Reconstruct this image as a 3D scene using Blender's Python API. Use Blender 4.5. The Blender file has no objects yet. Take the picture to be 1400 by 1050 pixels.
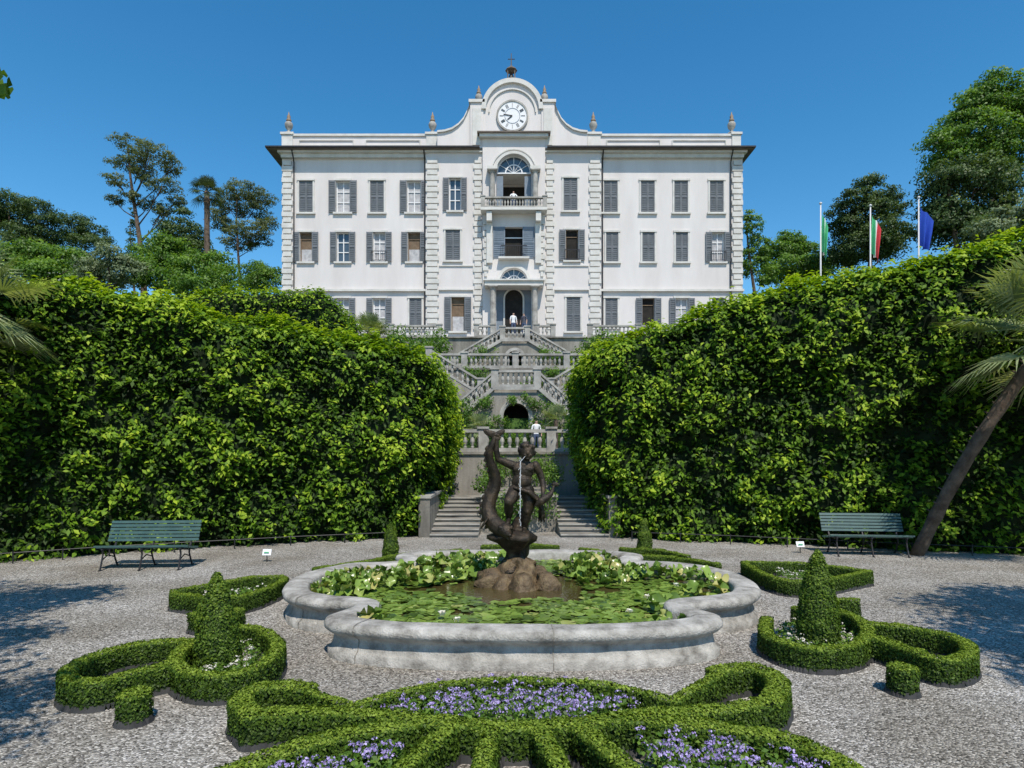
import bpy, math, numpy as np
from mathutils import Vector, noise, Matrix
R = np.random.default_rng(7)
H0, F0, YH = 2.25, 863.0, 620.0
def S(px, py, d):            # image pixel + estimated distance -> metres
    return ((px-700)*d/F0, d, H0+(YH-py)*d/F0)
def G(px, py, z=0.3):        # image pixel projected onto the plane at height z
    d = F0*(H0-z)/(py-YH)
    return ((px-700)*d/F0, d)
BX = lambda px: (px-700)/16.0
BZ = lambda py: H0+(YH-py)/16.0

# ---------------------------------------------------------------- materials
def nt(name):
    m = bpy.data.materials.new(name); m.use_nodes = True
    n = m.node_tree; n.nodes.clear()
    o = n.nodes.new('ShaderNodeOutputMaterial')
    return m, n, o
def ramp(n, stops):
    r = n.nodes.new('ShaderNodeValToRGB')
    e = r.color_ramp.elements
    e[0].position, e[0].color = stops[0][0], (*stops[0][1], 1)
    e[1].position, e[1].color = stops[-1][0], (*stops[-1][1], 1)
    for p, c in stops[1:-1]:
        k = e.new(p); k.color = (*c, 1)
    return r
def noisy(name, c1, c2, scale=3, rough=.8, bump=.2, bscale=40, detail=6, metal=0, spec=.3, c3=None, streak=False):
    m, n, o = nt(name)
    b = n.nodes.new('ShaderNodeBsdfPrincipled')
    g = n.nodes.new('ShaderNodeNewGeometry')
    t = n.nodes.new('ShaderNodeTexNoise'); t.inputs['Scale'].default_value = scale; t.inputs['Detail'].default_value = detail
    t.inputs['Roughness'].default_value = .65
    if streak:
        mp = n.nodes.new('ShaderNodeMapping'); mp.inputs['Scale'].default_value = (1, 1, .22)
        n.links.new(g.outputs['Position'], mp.inputs['Vector']); n.links.new(mp.outputs[0], t.inputs['Vector'])
    else:
        n.links.new(g.outputs['Position'], t.inputs['Vector'])
    st = [(.32, c1), (.68, c2)] if c3 is None else [(.3, c1), (.5, c2), (.7, c3)]
    r = ramp(n, st); n.links.new(t.outputs[0], r.inputs[0]); n.links.new(r.outputs[0], b.inputs['Base Color'])
    b.inputs['Roughness'].default_value = rough; b.inputs['Metallic'].default_value = metal
    b.inputs['Specular IOR Level'].default_value = spec
    if bump:
        t2 = n.nodes.new('ShaderNodeTexNoise'); t2.inputs['Scale'].default_value = bscale; t2.inputs['Detail'].default_value = 4
        n.links.new(g.outputs['Position'], t2.inputs['Vector'])
        bp = n.nodes.new('ShaderNodeBump'); bp.inputs['Strength'].default_value = bump; bp.inputs['Distance'].default_value = .02
        n.links.new(t2.outputs[0], bp.inputs['Height']); n.links.new(bp.outputs[0], b.inputs['Normal'])
    n.links.new(b.outputs[0], o.inputs[0])
    return m
def leafmat(name, stops, trans=.3, rough=.45, spec=.35):
    m, n, o = nt(name)
    a = n.nodes.new('ShaderNodeAttribute'); a.attribute_name = 'tint'
    r = ramp(n, stops); n.links.new(a.outputs['Fac'], r.inputs[0])
    b = n.nodes.new('ShaderNodeBsdfPrincipled'); b.inputs['Roughness'].default_value = rough
    b.inputs['Specular IOR Level'].default_value = spec
    n.links.new(r.outputs[0], b.inputs['Base Color'])
    t = n.nodes.new('ShaderNodeBsdfTranslucent')
    mx0 = n.nodes.new('ShaderNodeMixRGB'); mx0.blend_type = 'MULTIPLY'; mx0.inputs[0].default_value = 1
    mx0.inputs[2].default_value = (1.6, 1.6, .5, 1); n.links.new(r.outputs[0], mx0.inputs[1]); n.links.new(mx0.outputs[0], t.inputs[0])
    mx = n.nodes.new('ShaderNodeMixShader'); mx.inputs[0].default_value = trans
    n.links.new(b.outputs[0], mx.inputs[1]); n.links.new(t.outputs[0], mx.inputs[2]); n.links.new(mx.outputs[0], o.inputs[0])
    return m
M = {}
M['plaster'] = noisy('plaster', (.57,.53,.505), (.67,.635,.61), .5, .9, .08, 30, streak=True)
M['trim'] = noisy('trim_stone', (.50,.485,.445), (.65,.63,.59), 1.2, .85, .1, 30)
M['shutter'] = noisy('shutter_paint', (.12,.13,.14), (.17,.18,.195), 2, .6, 0)
M['shutterb'] = noisy('blue_grey_paint', (.15,.19,.235), (.21,.25,.30), 2, .6, 0)
M['dark'] = noisy('dark_interior', (.012,.011,.01), (.03,.026,.022), 2, .9, 0)
M['curtain'] = noisy('curtain', (.30,.30,.31), (.52,.52,.53), 3, .9, 0)
M['wood'] = noisy('brown_wood', (.12,.08,.05), (.2,.14,.09), 3, .7, 0)
M['roof'] = noisy('roof_tiles', (.12,.10,.085), (.2,.16,.13), 2, .85, .3, 10)
M['soffit'] = noisy('eave_wood', (.10,.08,.065), (.16,.13,.11), 2, .85, 0)
M['iron'] = noisy('iron', (.02,.02,.022), (.04,.04,.042), 5, .5, 0, metal=.3)
M['stone'] = noisy('granite', (.12,.11,.095), (.34,.325,.295), 3.6, .9, .8, 45, c3=(.54,.52,.48), detail=12)
M['balus'] = noisy('balustrade_stone', (.2,.19,.17), (.46,.44,.4), 1.5, .9, .3, 30, detail=8)
M['wall'] = noisy('retaining_wall', (.11,.10,.085), (.33,.305,.265), 1.1, .92, .6, 14, detail=9, streak=True)
M['bronze'] = noisy('bronze', (.012,.010,.008), (.035,.026,.018), 9, .5, .6, 60, metal=.4, spec=.4, c3=(.085,.06,.036))
M['rock'] = noisy('mossy_rock', (.03,.022,.012), (.11,.075,.04), 7, .6, 1, 30, c3=(.2,.15,.08))
M['bark'] = noisy('bark', (.05,.035,.025), (.16,.12,.09), 4, .95, .8, 20)
M['core'] = noisy('hedge_inner', (.004,.009,.003), (.014,.026,.007), 5, 1, 0)  # near-black colour paints the shade seen through gaps in the leaves
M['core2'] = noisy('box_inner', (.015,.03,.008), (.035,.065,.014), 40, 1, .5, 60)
M['edging'] = noisy('metal_edging', (.02,.02,.02), (.045,.045,.045), 5, .7, 0)
M['benchp'] = noisy('green_paint', (.035,.08,.075), (.06,.115,.105), 5, .3, 0, spec=.8)
M['white'] = noisy('white_paint', (.7,.7,.7), (.75,.75,.75), 5, .5, 0)
M['pole'] = noisy('pole_metal', (.5,.5,.5), (.6,.6,.6), 5, .4, 0)
M['brass'] = noisy('finial_brown', (.2,.13,.08), (.34,.26,.18), 8, .6, 0)
M['skin'] = noisy('skin', (.5,.3,.22), (.56,.35,.26), 5, .5, 0)
M['hair'] = noisy('hair', (.03,.02,.012), (.06,.04,.02), 20, .6, 0)
M['jeans'] = noisy('trousers', (.04,.06,.11), (.07,.09,.15), 9, .9, 0)
M['shirtw'] = noisy('shirt_white', (.7,.7,.7), (.78,.78,.78), 5, .9, 0)
M['shirtb'] = noisy('shirt_dark', (.05,.05,.07), (.1,.1,.12), 5, .9, 0)
M['flagg'] = noisy('flag_green', (.06,.4,.16), (.1,.5,.22), 2, .8, 0)
M['flagr'] = noisy('flag_red', (.5,.03,.04), (.55,.05,.05), 2, .8, 0)
M['flagb'] = noisy('flag_blue', (.01,.05,.35), (.02,.07,.42), 2, .8, 0)
L = {}
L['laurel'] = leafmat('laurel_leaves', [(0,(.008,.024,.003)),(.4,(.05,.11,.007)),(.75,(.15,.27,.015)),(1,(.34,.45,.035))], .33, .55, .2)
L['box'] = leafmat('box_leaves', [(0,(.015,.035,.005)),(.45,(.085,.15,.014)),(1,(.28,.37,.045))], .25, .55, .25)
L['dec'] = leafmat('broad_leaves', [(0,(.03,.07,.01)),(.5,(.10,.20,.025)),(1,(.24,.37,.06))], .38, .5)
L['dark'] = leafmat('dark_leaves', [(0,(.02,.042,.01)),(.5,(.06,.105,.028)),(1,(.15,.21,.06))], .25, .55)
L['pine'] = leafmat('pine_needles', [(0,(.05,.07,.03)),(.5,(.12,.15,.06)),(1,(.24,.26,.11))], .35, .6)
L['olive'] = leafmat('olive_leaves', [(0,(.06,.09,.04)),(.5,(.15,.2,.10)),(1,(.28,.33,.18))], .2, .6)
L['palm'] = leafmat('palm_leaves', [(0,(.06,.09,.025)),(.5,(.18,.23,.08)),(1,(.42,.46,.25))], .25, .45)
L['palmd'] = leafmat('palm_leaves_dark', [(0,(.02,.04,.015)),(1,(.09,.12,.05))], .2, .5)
L['lily'] = leafmat('lily_pads', [(0,(.04,.075,.015)),(.5,(.13,.21,.03)),(.85,(.22,.32,.06)),(1,(.40,.37,.13))], .1, .28, .45)
L['purple'] = leafmat('ageratum_petals', [(0,(.20,.14,.40)),(.6,(.44,.35,.70)),(1,(.66,.57,.86))], .2, .7)
L['whitef'] = leafmat('begonia_petals', [(0,(.7,.65,.62)),(1,(.85,.83,.8))], .2, .7)

def gravel():
    m, n, o = nt('gravel_ground')
    b = n.nodes.new('ShaderNodeBsdfPrincipled'); b.inputs['Roughness'].default_value = .9; b.inputs['Specular IOR Level'].default_value = .2
    g = n.nodes.new('ShaderNodeNewGeometry')
    v = n.nodes.new('ShaderNodeTexVoronoi'); v.inputs['Scale'].default_value = 58
    n.links.new(g.outputs['Position'], v.inputs['Vector'])
    sx = n.nodes.new('ShaderNodeSeparateColor'); n.links.new(v.outputs['Color'], sx.inputs[0])
    r = ramp(n, [(0,(.08,.074,.066)),(.3,(.255,.238,.215)),(.7,(.41,.385,.35)),(1,(.74,.71,.67))]); n.links.new(sx.outputs[0], r.inputs[0])
    t = n.nodes.new('ShaderNodeTexNoise'); t.inputs['Scale'].default_value = .7; t.inputs['Detail'].default_value = 10
    n.links.new(g.outputs['Position'], t.inputs['Vector'])
    r2 = ramp(n, [(.35,(.66,.635,.59)),(.65,(1,1,1))]); n.links.new(t.outputs[0], r2.inputs[0])
    mu = n.nodes.new('ShaderNodeMixRGB'); mu.blend_type = 'MULTIPLY'; mu.inputs[0].default_value = 1
    n.links.new(r.outputs[0], mu.inputs[1]); n.links.new(r2.outputs[0], mu.inputs[2])
    sp = n.nodes.new('ShaderNodeSeparateXYZ'); n.links.new(g.outputs['Position'], sp.inputs[0])
    mr = n.nodes.new('ShaderNodeMapRange'); mr.inputs[1].default_value = .05; mr.inputs[2].default_value = .4; n.links.new(sp.outputs[2], mr.inputs[0])
    t3 = n.nodes.new('ShaderNodeTexNoise'); t3.inputs['Scale'].default_value = 2.5; t3.inputs['Detail'].default_value = 8
    n.links.new(g.outputs['Position'], t3.inputs['Vector'])
    r3 = ramp(n, [(.3,(.02,.045,.01)),(.7,(.08,.15,.03))]); n.links.new(t3.outputs[0], r3.inputs[0])
    mg = n.nodes.new('ShaderNodeMixRGB'); n.links.new(mr.outputs[0], mg.inputs[0]); n.links.new(mu.outputs[0], mg.inputs[1]); n.links.new(r3.outputs[0], mg.inputs[2])
    n.links.new(mg.outputs[0], b.inputs['Base Color'])
    bp = n.nodes.new('ShaderNodeBump'); bp.inputs['Strength'].default_value = .9; bp.inputs['Distance'].default_value = .02; bp.invert = True
    n.links.new(v.outputs['Distance'], bp.inputs['Height']); n.links.new(bp.outputs[0], b.inputs['Normal'])
    n.links.new(b.outputs[0], o.inputs[0]); return m
M['gravel'] = gravel()
def simple(name,c,rough,spec,alpha=1,bump=0):
    m, n, o = nt(name)
    b = n.nodes.new('ShaderNodeBsdfPrincipled'); b.inputs['Base Color'].default_value = (*c,1)
    b.inputs['Roughness'].default_value = rough; b.inputs['Specular IOR Level'].default_value = spec; b.inputs['Alpha'].default_value=alpha
    if bump:
        t = n.nodes.new('ShaderNodeTexNoise'); t.inputs['Scale'].default_value = 14
        g = n.nodes.new('ShaderNodeNewGeometry'); n.links.new(g.outputs['Position'], t.inputs['Vector'])
        bp = n.nodes.new('ShaderNodeBump'); bp.inputs['Strength'].default_value = bump; bp.inputs['Distance'].default_value = .02
        n.links.new(t.outputs[0], bp.inputs['Height']); n.links.new(bp.outputs[0], b.inputs['Normal'])
    n.links.new(b.outputs[0], o.inputs[0]); return m
M['water'] = simple('pond_water',(.06,.047,.018),.06,.5,1,.35)
M['glass'] = simple('window_glass',(.06,.08,.1),.08,.8)
M['jet'] = simple('water_jet',(.85,.87,.9),.2,.5,.5)

# ---------------------------------------------------------------- mesh helpers
def empty(name):
    e = bpy.data.objects.new(name, None); bpy.context.collection.objects.link(e); return e
class MB:
    def __init__(s): s.v=[]; s.f=[]; s.m=[]; s.mats=[]
    def mi(s, k):
        if k not in s.mats: s.mats.append(k)
        return s.mats.index(k)
    def add(s, vs, fs, k):
        o=len(s.v); s.v+= [tuple(map(float,p)) for p in vs]; i=s.mi(k)
        for f in fs: s.f.append(tuple(o+j for j in f)); s.m.append(i)
    def box(s,x0,x1,y0,y1,z0,z1,k):
        vs=[(x0,y0,z0),(x1,y0,z0),(x1,y1,z0),(x0,y1,z0),(x0,y0,z1),(x1,y0,z1),(x1,y1,z1),(x0,y1,z1)]
        s.add(vs,[(0,3,2,1),(4,5,6,7),(0,1,5,4),(1,2,6,5),(2,3,7,6),(3,0,4,7)],k)
    def beam(s,a,b,w,h,k):
        a=Vector(a);b=Vector(b);d=(b-a).normalized();sd=d.cross(Vector((0,0,1)))
        if sd.length<1e-3: sd=Vector((1,0,0))
        sd.normalize(); up=Vector((0,0,1)) if abs(d.z)<.9 else Vector((0,1,0))
        q=[sd*(-w/2)-up*h/2, sd*(w/2)-up*h/2, sd*(w/2)+up*h/2, sd*(-w/2)+up*h/2]
        s.add([a+p for p in q]+[b+p for p in q],[(0,1,2,3),(7,6,5,4),(0,4,5,1),(1,5,6,2),(2,6,7,3),(3,7,4,0)],k)
    def lathe(s,c,prof,k,n=8):
        vs=[];fs=[]
        for r,z in prof:
            for i in range(n):
                a=2*math.pi*i/n; vs.append((c[0]+r*math.cos(a),c[1]+r*math.sin(a),c[2]+z))
        for j in range(len(prof)-1):
            for i in range(n):
                fs.append((j*n+i,j*n+(i+1)%n,(j+1)*n+(i+1)%n,(j+1)*n+i))
        fs.append(tuple(range(n-1,-1,-1))); fs.append(tuple((len(prof)-1)*n+i for i in range(n)))
        s.add(vs,fs,k)
    def tube(s,pts,rad,k,n=7):
        vs=[];fs=[];P=[Vector(p) for p in pts]
        for j,p in enumerate(P):
            d=(P[min(j+1,len(P)-1)]-P[max(j-1,0)]).normalized()
            a=d.orthogonal().normalized() if abs(d.z)<.99 else Vector((1,0,0)); 
            if abs(d.z)>=.3: a=(Vector((1,0,0))-d*d.x).normalized()
            b=d.cross(a)
            for i in range(n):
                t=2*math.pi*i/n; vs.append(p+(a*math.cos(t)+b*math.sin(t))*rad[j])
        for j in range(len(P)-1):
            for i in range(n): fs.append((j*n+i,j*n+(i+1)%n,(j+1)*n+(i+1)%n,(j+1)*n+i))
        fs.append(tuple(range(n-1,-1,-1))); fs.append(tuple((len(P)-1)*n+i for i in range(n)))
        s.add(vs,fs,k)
    def prism(s,pts,y0,y1,k):
        n=len(pts)
        vs=[(x,y0,z) for x,z in pts]+[(x,y1,z) for x,z in pts]
        s.add(vs,[tuple(range(n)),tuple(range(2*n-1,n-1,-1))]+[(i,n+i,n+(i+1)%n,(i+1)%n) for i in range(n)],k)
    def obj(s,name,parent=None,smooth=False):
        me=bpy.data.meshes.new(name); me.from_pydata(s.v,[],s.f)
        for k in s.mats: me.materials.append(M.get(k) or L.get(k))
        me.polygons.foreach_set('material_index',s.m)
        if smooth: me.polygons.foreach_set('use_smooth',[True]*len(s.f))
        me.update()
        ob=bpy.data.objects.new(name,me); bpy.context.collection.objects.link(ob)
        if parent: ob.parent=parent
        return ob
def nrm(a):
    return a/np.maximum(np.linalg.norm(a,axis=-1,keepdims=True),1e-9)
def leaves(name,P,N,size,asp,mat,jit=.6,tint=None,parent=None,droop=0,fold=.15):
    n=len(P); P=np.asarray(P,float); N=nrm(np.asarray(N,float)+R.normal(0,jit,(n,3)))
    T=R.normal(0,1,(n,3)); T[:,2]-=droop
    T=nrm(T-N*(T*N).sum(1,keepdims=True)); B=np.cross(N,T)
    s=(np.broadcast_to(size,(n,))*R.uniform(.65,1.3,n))[:,None]
    V=np.empty((n,4,3))
    V[:,0]=P-T*s*.5; V[:,2]=P+T*s*.5; V[:,1]=P+B*s*.5*asp+N*s*fold; V[:,3]=P-B*s*.5*asp+N*s*fold
    me=bpy.data.meshes.new(name)
    me.vertices.add(4*n); me.vertices.foreach_set('co',V.ravel())
    me.loops.add(4*n); me.loops.foreach_set('vertex_index',np.arange(4*n,dtype=np.int32))
    me.polygons.add(n); me.polygons.foreach_set('loop_start',np.arange(0,4*n,4,dtype=np.int32))
    me.update(calc_edges=True)
    if tint is None: tint=R.beta(2,2.2,n)
    at=me.attributes.new('tint','FLOAT','FACE'); at.data.foreach_set('value',np.clip(tint,0,1).astype(np.float32))
    me.materials.append(mat)
    ob=bpy.data.objects.new(name,me); bpy.context.collection.objects.link(ob)
    if parent: ob.parent=parent
    return ob
def nz(p,sc=1.0,off=0): return noise.noise(Vector((p[0]*sc+off,p[1]*sc-off,p[2]*sc+off*.5)))

def skin(name,joints,edges,mats,sub=2,root=0,parent=None):
    me=bpy.data.meshes.new(name); me.from_pydata([j[:3] for j in joints],edges,[])
    ob=bpy.data.objects.new(name,me); bpy.context.collection.objects.link(ob)
    ob.modifiers.new('s','SKIN'); sv=me.skin_vertices[0].data if me.skin_vertices else None
    if sv is None:
        bpy.context.view_layer.objects.active=ob; ob.select_set(True)
        bpy.ops.mesh.customdata_skin_add(); sv=me.skin_vertices[0].data
    for i,j in enumerate(joints): 
        r_=j[3]; sv[i].radius=(r_,j[4] if len(j)>4 else r_); sv[i].use_root=(i==root)
    m=ob.modifiers.new('u','SUBSURF'); m.levels=sub; m.render_levels=sub
    dg=bpy.context.evaluated_depsgraph_get(); dg.update()
    me2=bpy.data.meshes.new_from_object(ob.evaluated_get(dg)); bpy.data.objects.remove(ob)
    me2.name=name; me2.materials.clear()
    for k in mats: me2.materials.append(M[k])
    for p in me2.polygons: p.use_smooth=True; p.material_index=0
    o2=bpy.data.objects.new(name,me2); bpy.context.collection.objects.link(o2)
    if parent: o2.parent=parent
    return o2
def person(x,y,z,h,shirt,rot=0,arms='rail',name='person'):
    s=h/1.72
    fa={'rail':[(.3,-.12,1.2),(.26,-.34,1.1),(.22,-.42,1.08)],'down':[(.25,.0,1.15),(.27,-.05,.92),(.27,-.08,.82)]}[arms]
    J=[(0,0,.95,.15,.11),(0,0,1.12,.13,.095),(0,0,1.32,.17,.11),(0,0,1.42,.09,.07),(0,-.01,1.5,.05),(0,-.02,1.58,.075,.09),(0,-.015,1.67,.078,.09)]
    E=[(0,1),(1,2),(2,3),(3,4),(4,5),(5,6)]
    for sg in (-1,1):
        o=len(J); J+= [(sg*.19,0,1.4,.06)]+[(sg*a,b,c,r_) for (a,b,c),r_ in zip(fa,(.045,.036,.03))]
        E+=[(3,o),(o,o+1),(o+1,o+2),(o+2,o+3)]
        o=len(J); J+=[(sg*.1,0,.85,.095),(sg*.11,-.02,.48,.065),(sg*.12,.02,.1,.045),(sg*.13,-.12,.035,.04)]
        E+=[(0,o),(o,o+1),(o+1,o+2),(o+2,o+3)]
    ob=skin(name,J,E,['skin',shirt,'jeans','hair'],2)
    for p in ob.data.polygons:
        c=p.center; 
        if c.z>1.63 or (c.z>1.52 and c.y>.03): m=3
        elif c.z>1.47: m=0
        elif c.z>.95: m=0 if (abs(c.x)>.25 and (c.z<1.17)) else 1
        elif c.z<.07: m=3
        else: m=2 if abs(c.x)<.22 else 0
        p.material_index=m
    ob.location=(x,y,z); ob.scale=(s,s,s); ob.rotation_euler=(0,0,rot)
YW,YC,YB=54.4,54.0,53.65
person(BX(702),YB-.1,BZ(291),1.72,'shirtw',.1)
person(.1,45.6,10.75,1.7,'shirtw',.4,'down'); person(.85,45.4,10.75,1.62,'shirtb',-.5,'down')
person(1.15,30,2.32,1.55,'shirtw',.3,'down')

class Blob:
    def __init__(s): s.v=[];s.f=[]
    def ell(s,c,r,rot=None,n=16,m=10):
        o=len(s.v);c=Vector(c)
        for j in range(m+1):
            ph=math.pi*j/m
            for i in range(n):
                a=2*math.pi*i/n;p=Vector((r[0]*math.sin(ph)*math.cos(a),r[1]*math.sin(ph)*math.sin(a),r[2]*math.cos(ph)))
                if rot: p=rot@p
                s.v.append(tuple(c+p))
        for j in range(m):
            for i in range(n): s.f.append((o+j*n+i,o+(j+1)*n+i,o+(j+1)*n+(i+1)%n,o+j*n+(i+1)%n))
    def cap(s,pts,rad):
        P=[Vector(p) for p in pts]
        for i in range(len(P)-1):
            L_=(P[i+1]-P[i]).length; k=max(2,int(L_/ (min(rad[i],rad[i+1])*.45)))
            for j in range(k+1):
                f=j/k; r=rad[i]*(1-f)+rad[i+1]*f; s.ell(P[i].lerp(P[i+1],f),(r,r,r),None,10,7)
    def obj(s,name,vox,off,it=3,parent=None):
        me=bpy.data.meshes.new(name);me.from_pydata(s.v,[],s.f);ob=bpy.data.objects.new(name,me);bpy.context.collection.objects.link(ob)
        m=ob.modifiers.new('r','REMESH');m.mode='VOXEL';m.voxel_size=vox;m.use_smooth_shade=True
        m=ob.modifiers.new('s','SMOOTH');m.iterations=it;m.factor=.5
        dg=bpy.context.evaluated_depsgraph_get();me2=bpy.data.meshes.new_from_object(ob.evaluated_get(dg));bpy.data.objects.remove(ob)
        me2.materials.clear();me2.materials.append(M['bronze']);me2.name=name
        o2=bpy.data.objects.new(name,me2);bpy.context.collection.objects.link(o2);o2.location=off
        for p in me2.polygons:p.use_smooth=True
        o2.parent=parent
        return o2
FS=empty('fountain_statue')
SX,SY,ZF=.10,9.75,1.03
def statue(off):
    b=Blob()
    b.ell((.04,0,.66),(.165,.12,.12)); b.ell((.05,-.02,.79),(.155,.12,.14)); b.ell((.07,0,.94),(.17,.115,.14)); b.ell((.08,.0,1.03),(.19,.095,.075))
    b.ell((.0,-.08,.98),(.085,.03,.045)); b.ell((.15,-.08,.98),(.085,.03,.045)); b.ell((.05,-.1,.79),(.1,.035,.09))
    b.ell((-.03,.08,.64),(.09,.08,.09)); b.ell((.12,.08,.64),(.09,.08,.09))
    b.cap([(.09,0,1.05),(.11,-.02,1.14)],[.08,.07])
    ox,hz=.075,-.085
    b.ell((.055+ox,-.03,1.335+hz),(.115,.125,.125)); b.ell((.06+ox,-.08,1.27+hz),(.08,.065,.065)); b.ell((.065+ox,-.16,1.305+hz),(.016,.02,.025)); b.ell((.025+ox,-.13,1.28+hz),(.032,.024,.026));b.ell((.1+ox,-.126,1.28+hz),(.032,.024,.026))
    b.ell((.065+ox,-.148,1.262+hz),(.024,.014,.01)); b.ell((.064+ox,-.13,1.225+hz),(.026,.02,.018)); b.ell((-.062+ox,-.02,1.30+hz),(.014,.024,.035)); b.ell((.172+ox,-.02,1.30+hz),(.014,.024,.035))
    for i in range(90):
        u=Vector(R.normal(0,1,3)).normalized()
        if (u.y<-.35 and u.z<.45) or u.z<-.35: continue
        b.ell(Vector((.055+ox,-.02,1.345+hz))+Vector((u.x*.118,u.y*.125,u.z*.125)),(.032,.032,.032),None,8,6)
    b.cap([(.13,0,.64),(.17,-.03,.49),(.13,-.05,.34)],[.12,.105,.072]); b.cap([(.13,-.05,.34),(.12,.0,.22),(.09,.03,.08)],[.07,.077,.044]); b.ell((.13,-.08,.335),(.05,.045,.05))
    b.cap([(.09,.035,.05),(.085,-.03,.03),(.08,-.12,.015)],[.04,.04,.03])
    b.cap([(-.05,-.02,.63),(-.10,-.14,.56),(-.15,-.24,.49)],[.12,.105,.072]); b.cap([(-.15,-.24,.49),(-.15,-.15,.36),(-.15,-.09,.24)],[.07,.075,.044])
    b.cap([(-.15,-.08,.21),(-.16,-.15,.19),(-.165,-.23,.175)],[.038,.038,.027])
    for k in range(5):
        b.ell((.057+k*.014,-.145,.012),(.010,.022,.010),None,8,6); b.ell((-.19+k*.014,-.255,.17),(.010,.022,.010),None,8,6)
    b.cap([(-.10,0,1.04),(-.2,-.02,1.08),(-.31,-.05,1.13)],[.075,.063,.05]); b.cap([(-.31,-.05,1.13),(-.34,-.08,1.26),(-.33,-.1,1.40)],[.05,.047,.032]); 
    b.cap([(.26,0,1.03),(.33,.02,.92),(.37,.02,.80)],[.075,.06,.05]); b.cap([(.37,.02,.80),(.38,-.06,.71),(.37,-.14,.62)],[.05,.046,.032])
    for (h,dz) in (((-.33,-.11,1.44),1),((.37,-.17,.58),-1)):
        h=Vector(h); b.ell(h,(.038,.025,.042),None,10,8)
        for k in range(4):
            l=(.055,.064,.06,.046)[k]; q=h+Vector(((k-1.5)*.02,-.004,dz*.034)); b.cap([q,q+Vector((0,-.016,dz*l*.5)),q+Vector((0,.006,dz*l))],[.0105,.010,.008])
        q=h+Vector((.034,-.005,-.005*dz)); b.cap([q,q+Vector((.024,-.01,dz*.024)),q+Vector((.024,-.012,dz*.046))],[.0115,.0105,.009])
    b.obj('putto_body',.0095,off,2,FS)
    d=Blob()
    d.ell((-.2,-.22,.06),(.125,.14,.12)); d.cap([(-.19,-.3,.03),(-.13,-.42,.01)],[.065,.032]); d.cap([(-.19,-.3,.0),(-.15,-.38,-.05)],[.045,.025]); d.ell((-.28,-.3,.11),(.028,.034,.034)); d.ell((-.11,-.31,.11),(.028,.034,.034))
    pts=[(-.22,-.2,.06),(-.34,-.1,.10),(-.46,-.02,.24),(-.48,.04,.42),(-.40,.06,.60),(-.33,.05,.76),(-.35,.02,.92),(-.43,-.03,1.06),(-.46,-.07,1.22),(-.40,-.1,1.36),(-.36,-.1,1.46)]
    rr=[.125,.13,.125,.112,.098,.085,.075,.066,.056,.046,.036]
    P=[];Q=[]
    for i in range(len(pts)-1):
        for f in (0,.5): P.append(Vector(pts[i]).lerp(Vector(pts[i+1]),f));Q.append(rr[i]*(1-f)+rr[i+1]*f)
    P.append(Vector(pts[-1]));Q.append(rr[-1])
    for _ in range(2): P=[P[0]]+[(P[i-1]+P[i]*2+P[i+1])/4 for i in range(1,len(P)-1)]+[P[-1]]
    d.cap(P,Q)
    for i in range(3,len(P)-3):
        t=(P[i+1]-P[i-1]).normalized(); o=Vector((-t.z,0,t.x)); o=-o if o.x>0 else o
        d.ell(P[i]+o*(Q[i]+.01),(.03,.016,.05),Matrix.Rotation(.5,3,'Y'),8,6)
    for a_,x_ in ((35,-.46),(10,-.42),(-30,-.29)): d.ell((x_,-.1,1.53),(.10,.03,.045),Matrix.Rotation(math.radians(a_),3,'Y'))
    d.ell((-.52,-.16,.16),(.02,.08,.11),Matrix.Rotation(.6,3,'Y'))
    d.obj('dolphin',.012,off,2,FS)
    c=Blob()
    for k in range(11):
        a=k/10; y0=-.14+.26*a
        c.cap([(-.07+.1*a,y0-.02,.70-.05*a),(.16,y0*1.2,.63+.02*math.sin(k*2)),(.30+.02*math.sin(k*2.1),y0*.9,.50),(.36+.035*math.sin(k*3.1),y0*.8,.36),(.36+.05*math.sin(k*1.7),y0*.7,.2+.05*math.sin(k*2.3))],[.02,.036,.038,.034,.012])
    c.cap([(.22,.08,.5),(.14,.12,.34),(.05,.14,.16),(.0,.14,.0)],[.07,.10,.12,.16])
    c.cap([(.27,-.22,.44),(.34,-.22,.5),(.42,-.2,.55),(.49,-.16,.60),(.53,-.13,.70)],[.03,.065,.06,.04,.022]); c.ell((.56,-.12,.75),(.065,.016,.035)); c.ell((.37,-.22,.58),(.03,.014,.04))
    c.obj('drapery_and_fish',.012,off,2,FS)
statue((SX,SY,ZF))
def rocky(name,c,prof,mat,amp,parent,n=48,sy=1):
    vs=[];m=len(prof)
    for r_,z in prof:
        for i in range(n):
            a=2*math.pi*i/n; p=Vector((r_*math.cos(a),r_*math.sin(a)*sy,z)); w_=p+Vector(c)*3; q=noise.noise(w_*3.2)*amp+noise.noise(w_*8)*amp*.6+noise.noise(w_*18)*amp*.25
            k=1+q/max(r_,.15); vs.append((c[0]+p.x*k,c[1]+p.y*k,c[2]+z+noise.noise(w_*5+Vector((9,0,0)))*amp*.5))
    fs=[(j*n+i,j*n+(i+1)%n,(j+1)*n+(i+1)%n,(j+1)*n+i) for j in range(m-1) for i in range(n)]
    mb=MB(); mb.add(vs,fs,mat); return mb.obj(name,parent,True)
rocky('rock_mound',(SX+.02,SY,.2),[(.52,-.1),(.5,.02),(.46,.1),(.42,.17),(.36,.24),(.3,.3),(.22,.36),(.16,.42),(.1,.45)],'rock',.2,FS)
rocky('rock_pedestal',(SX-.04,SY,.5),[(.22,-.05),(.19,.05),(.16,.15),(.18,.25),(.25,.34),(.33,.42),(.34,.48),(.25,.54),(.02,.57)],'bronze',.14,FS,40)
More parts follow.
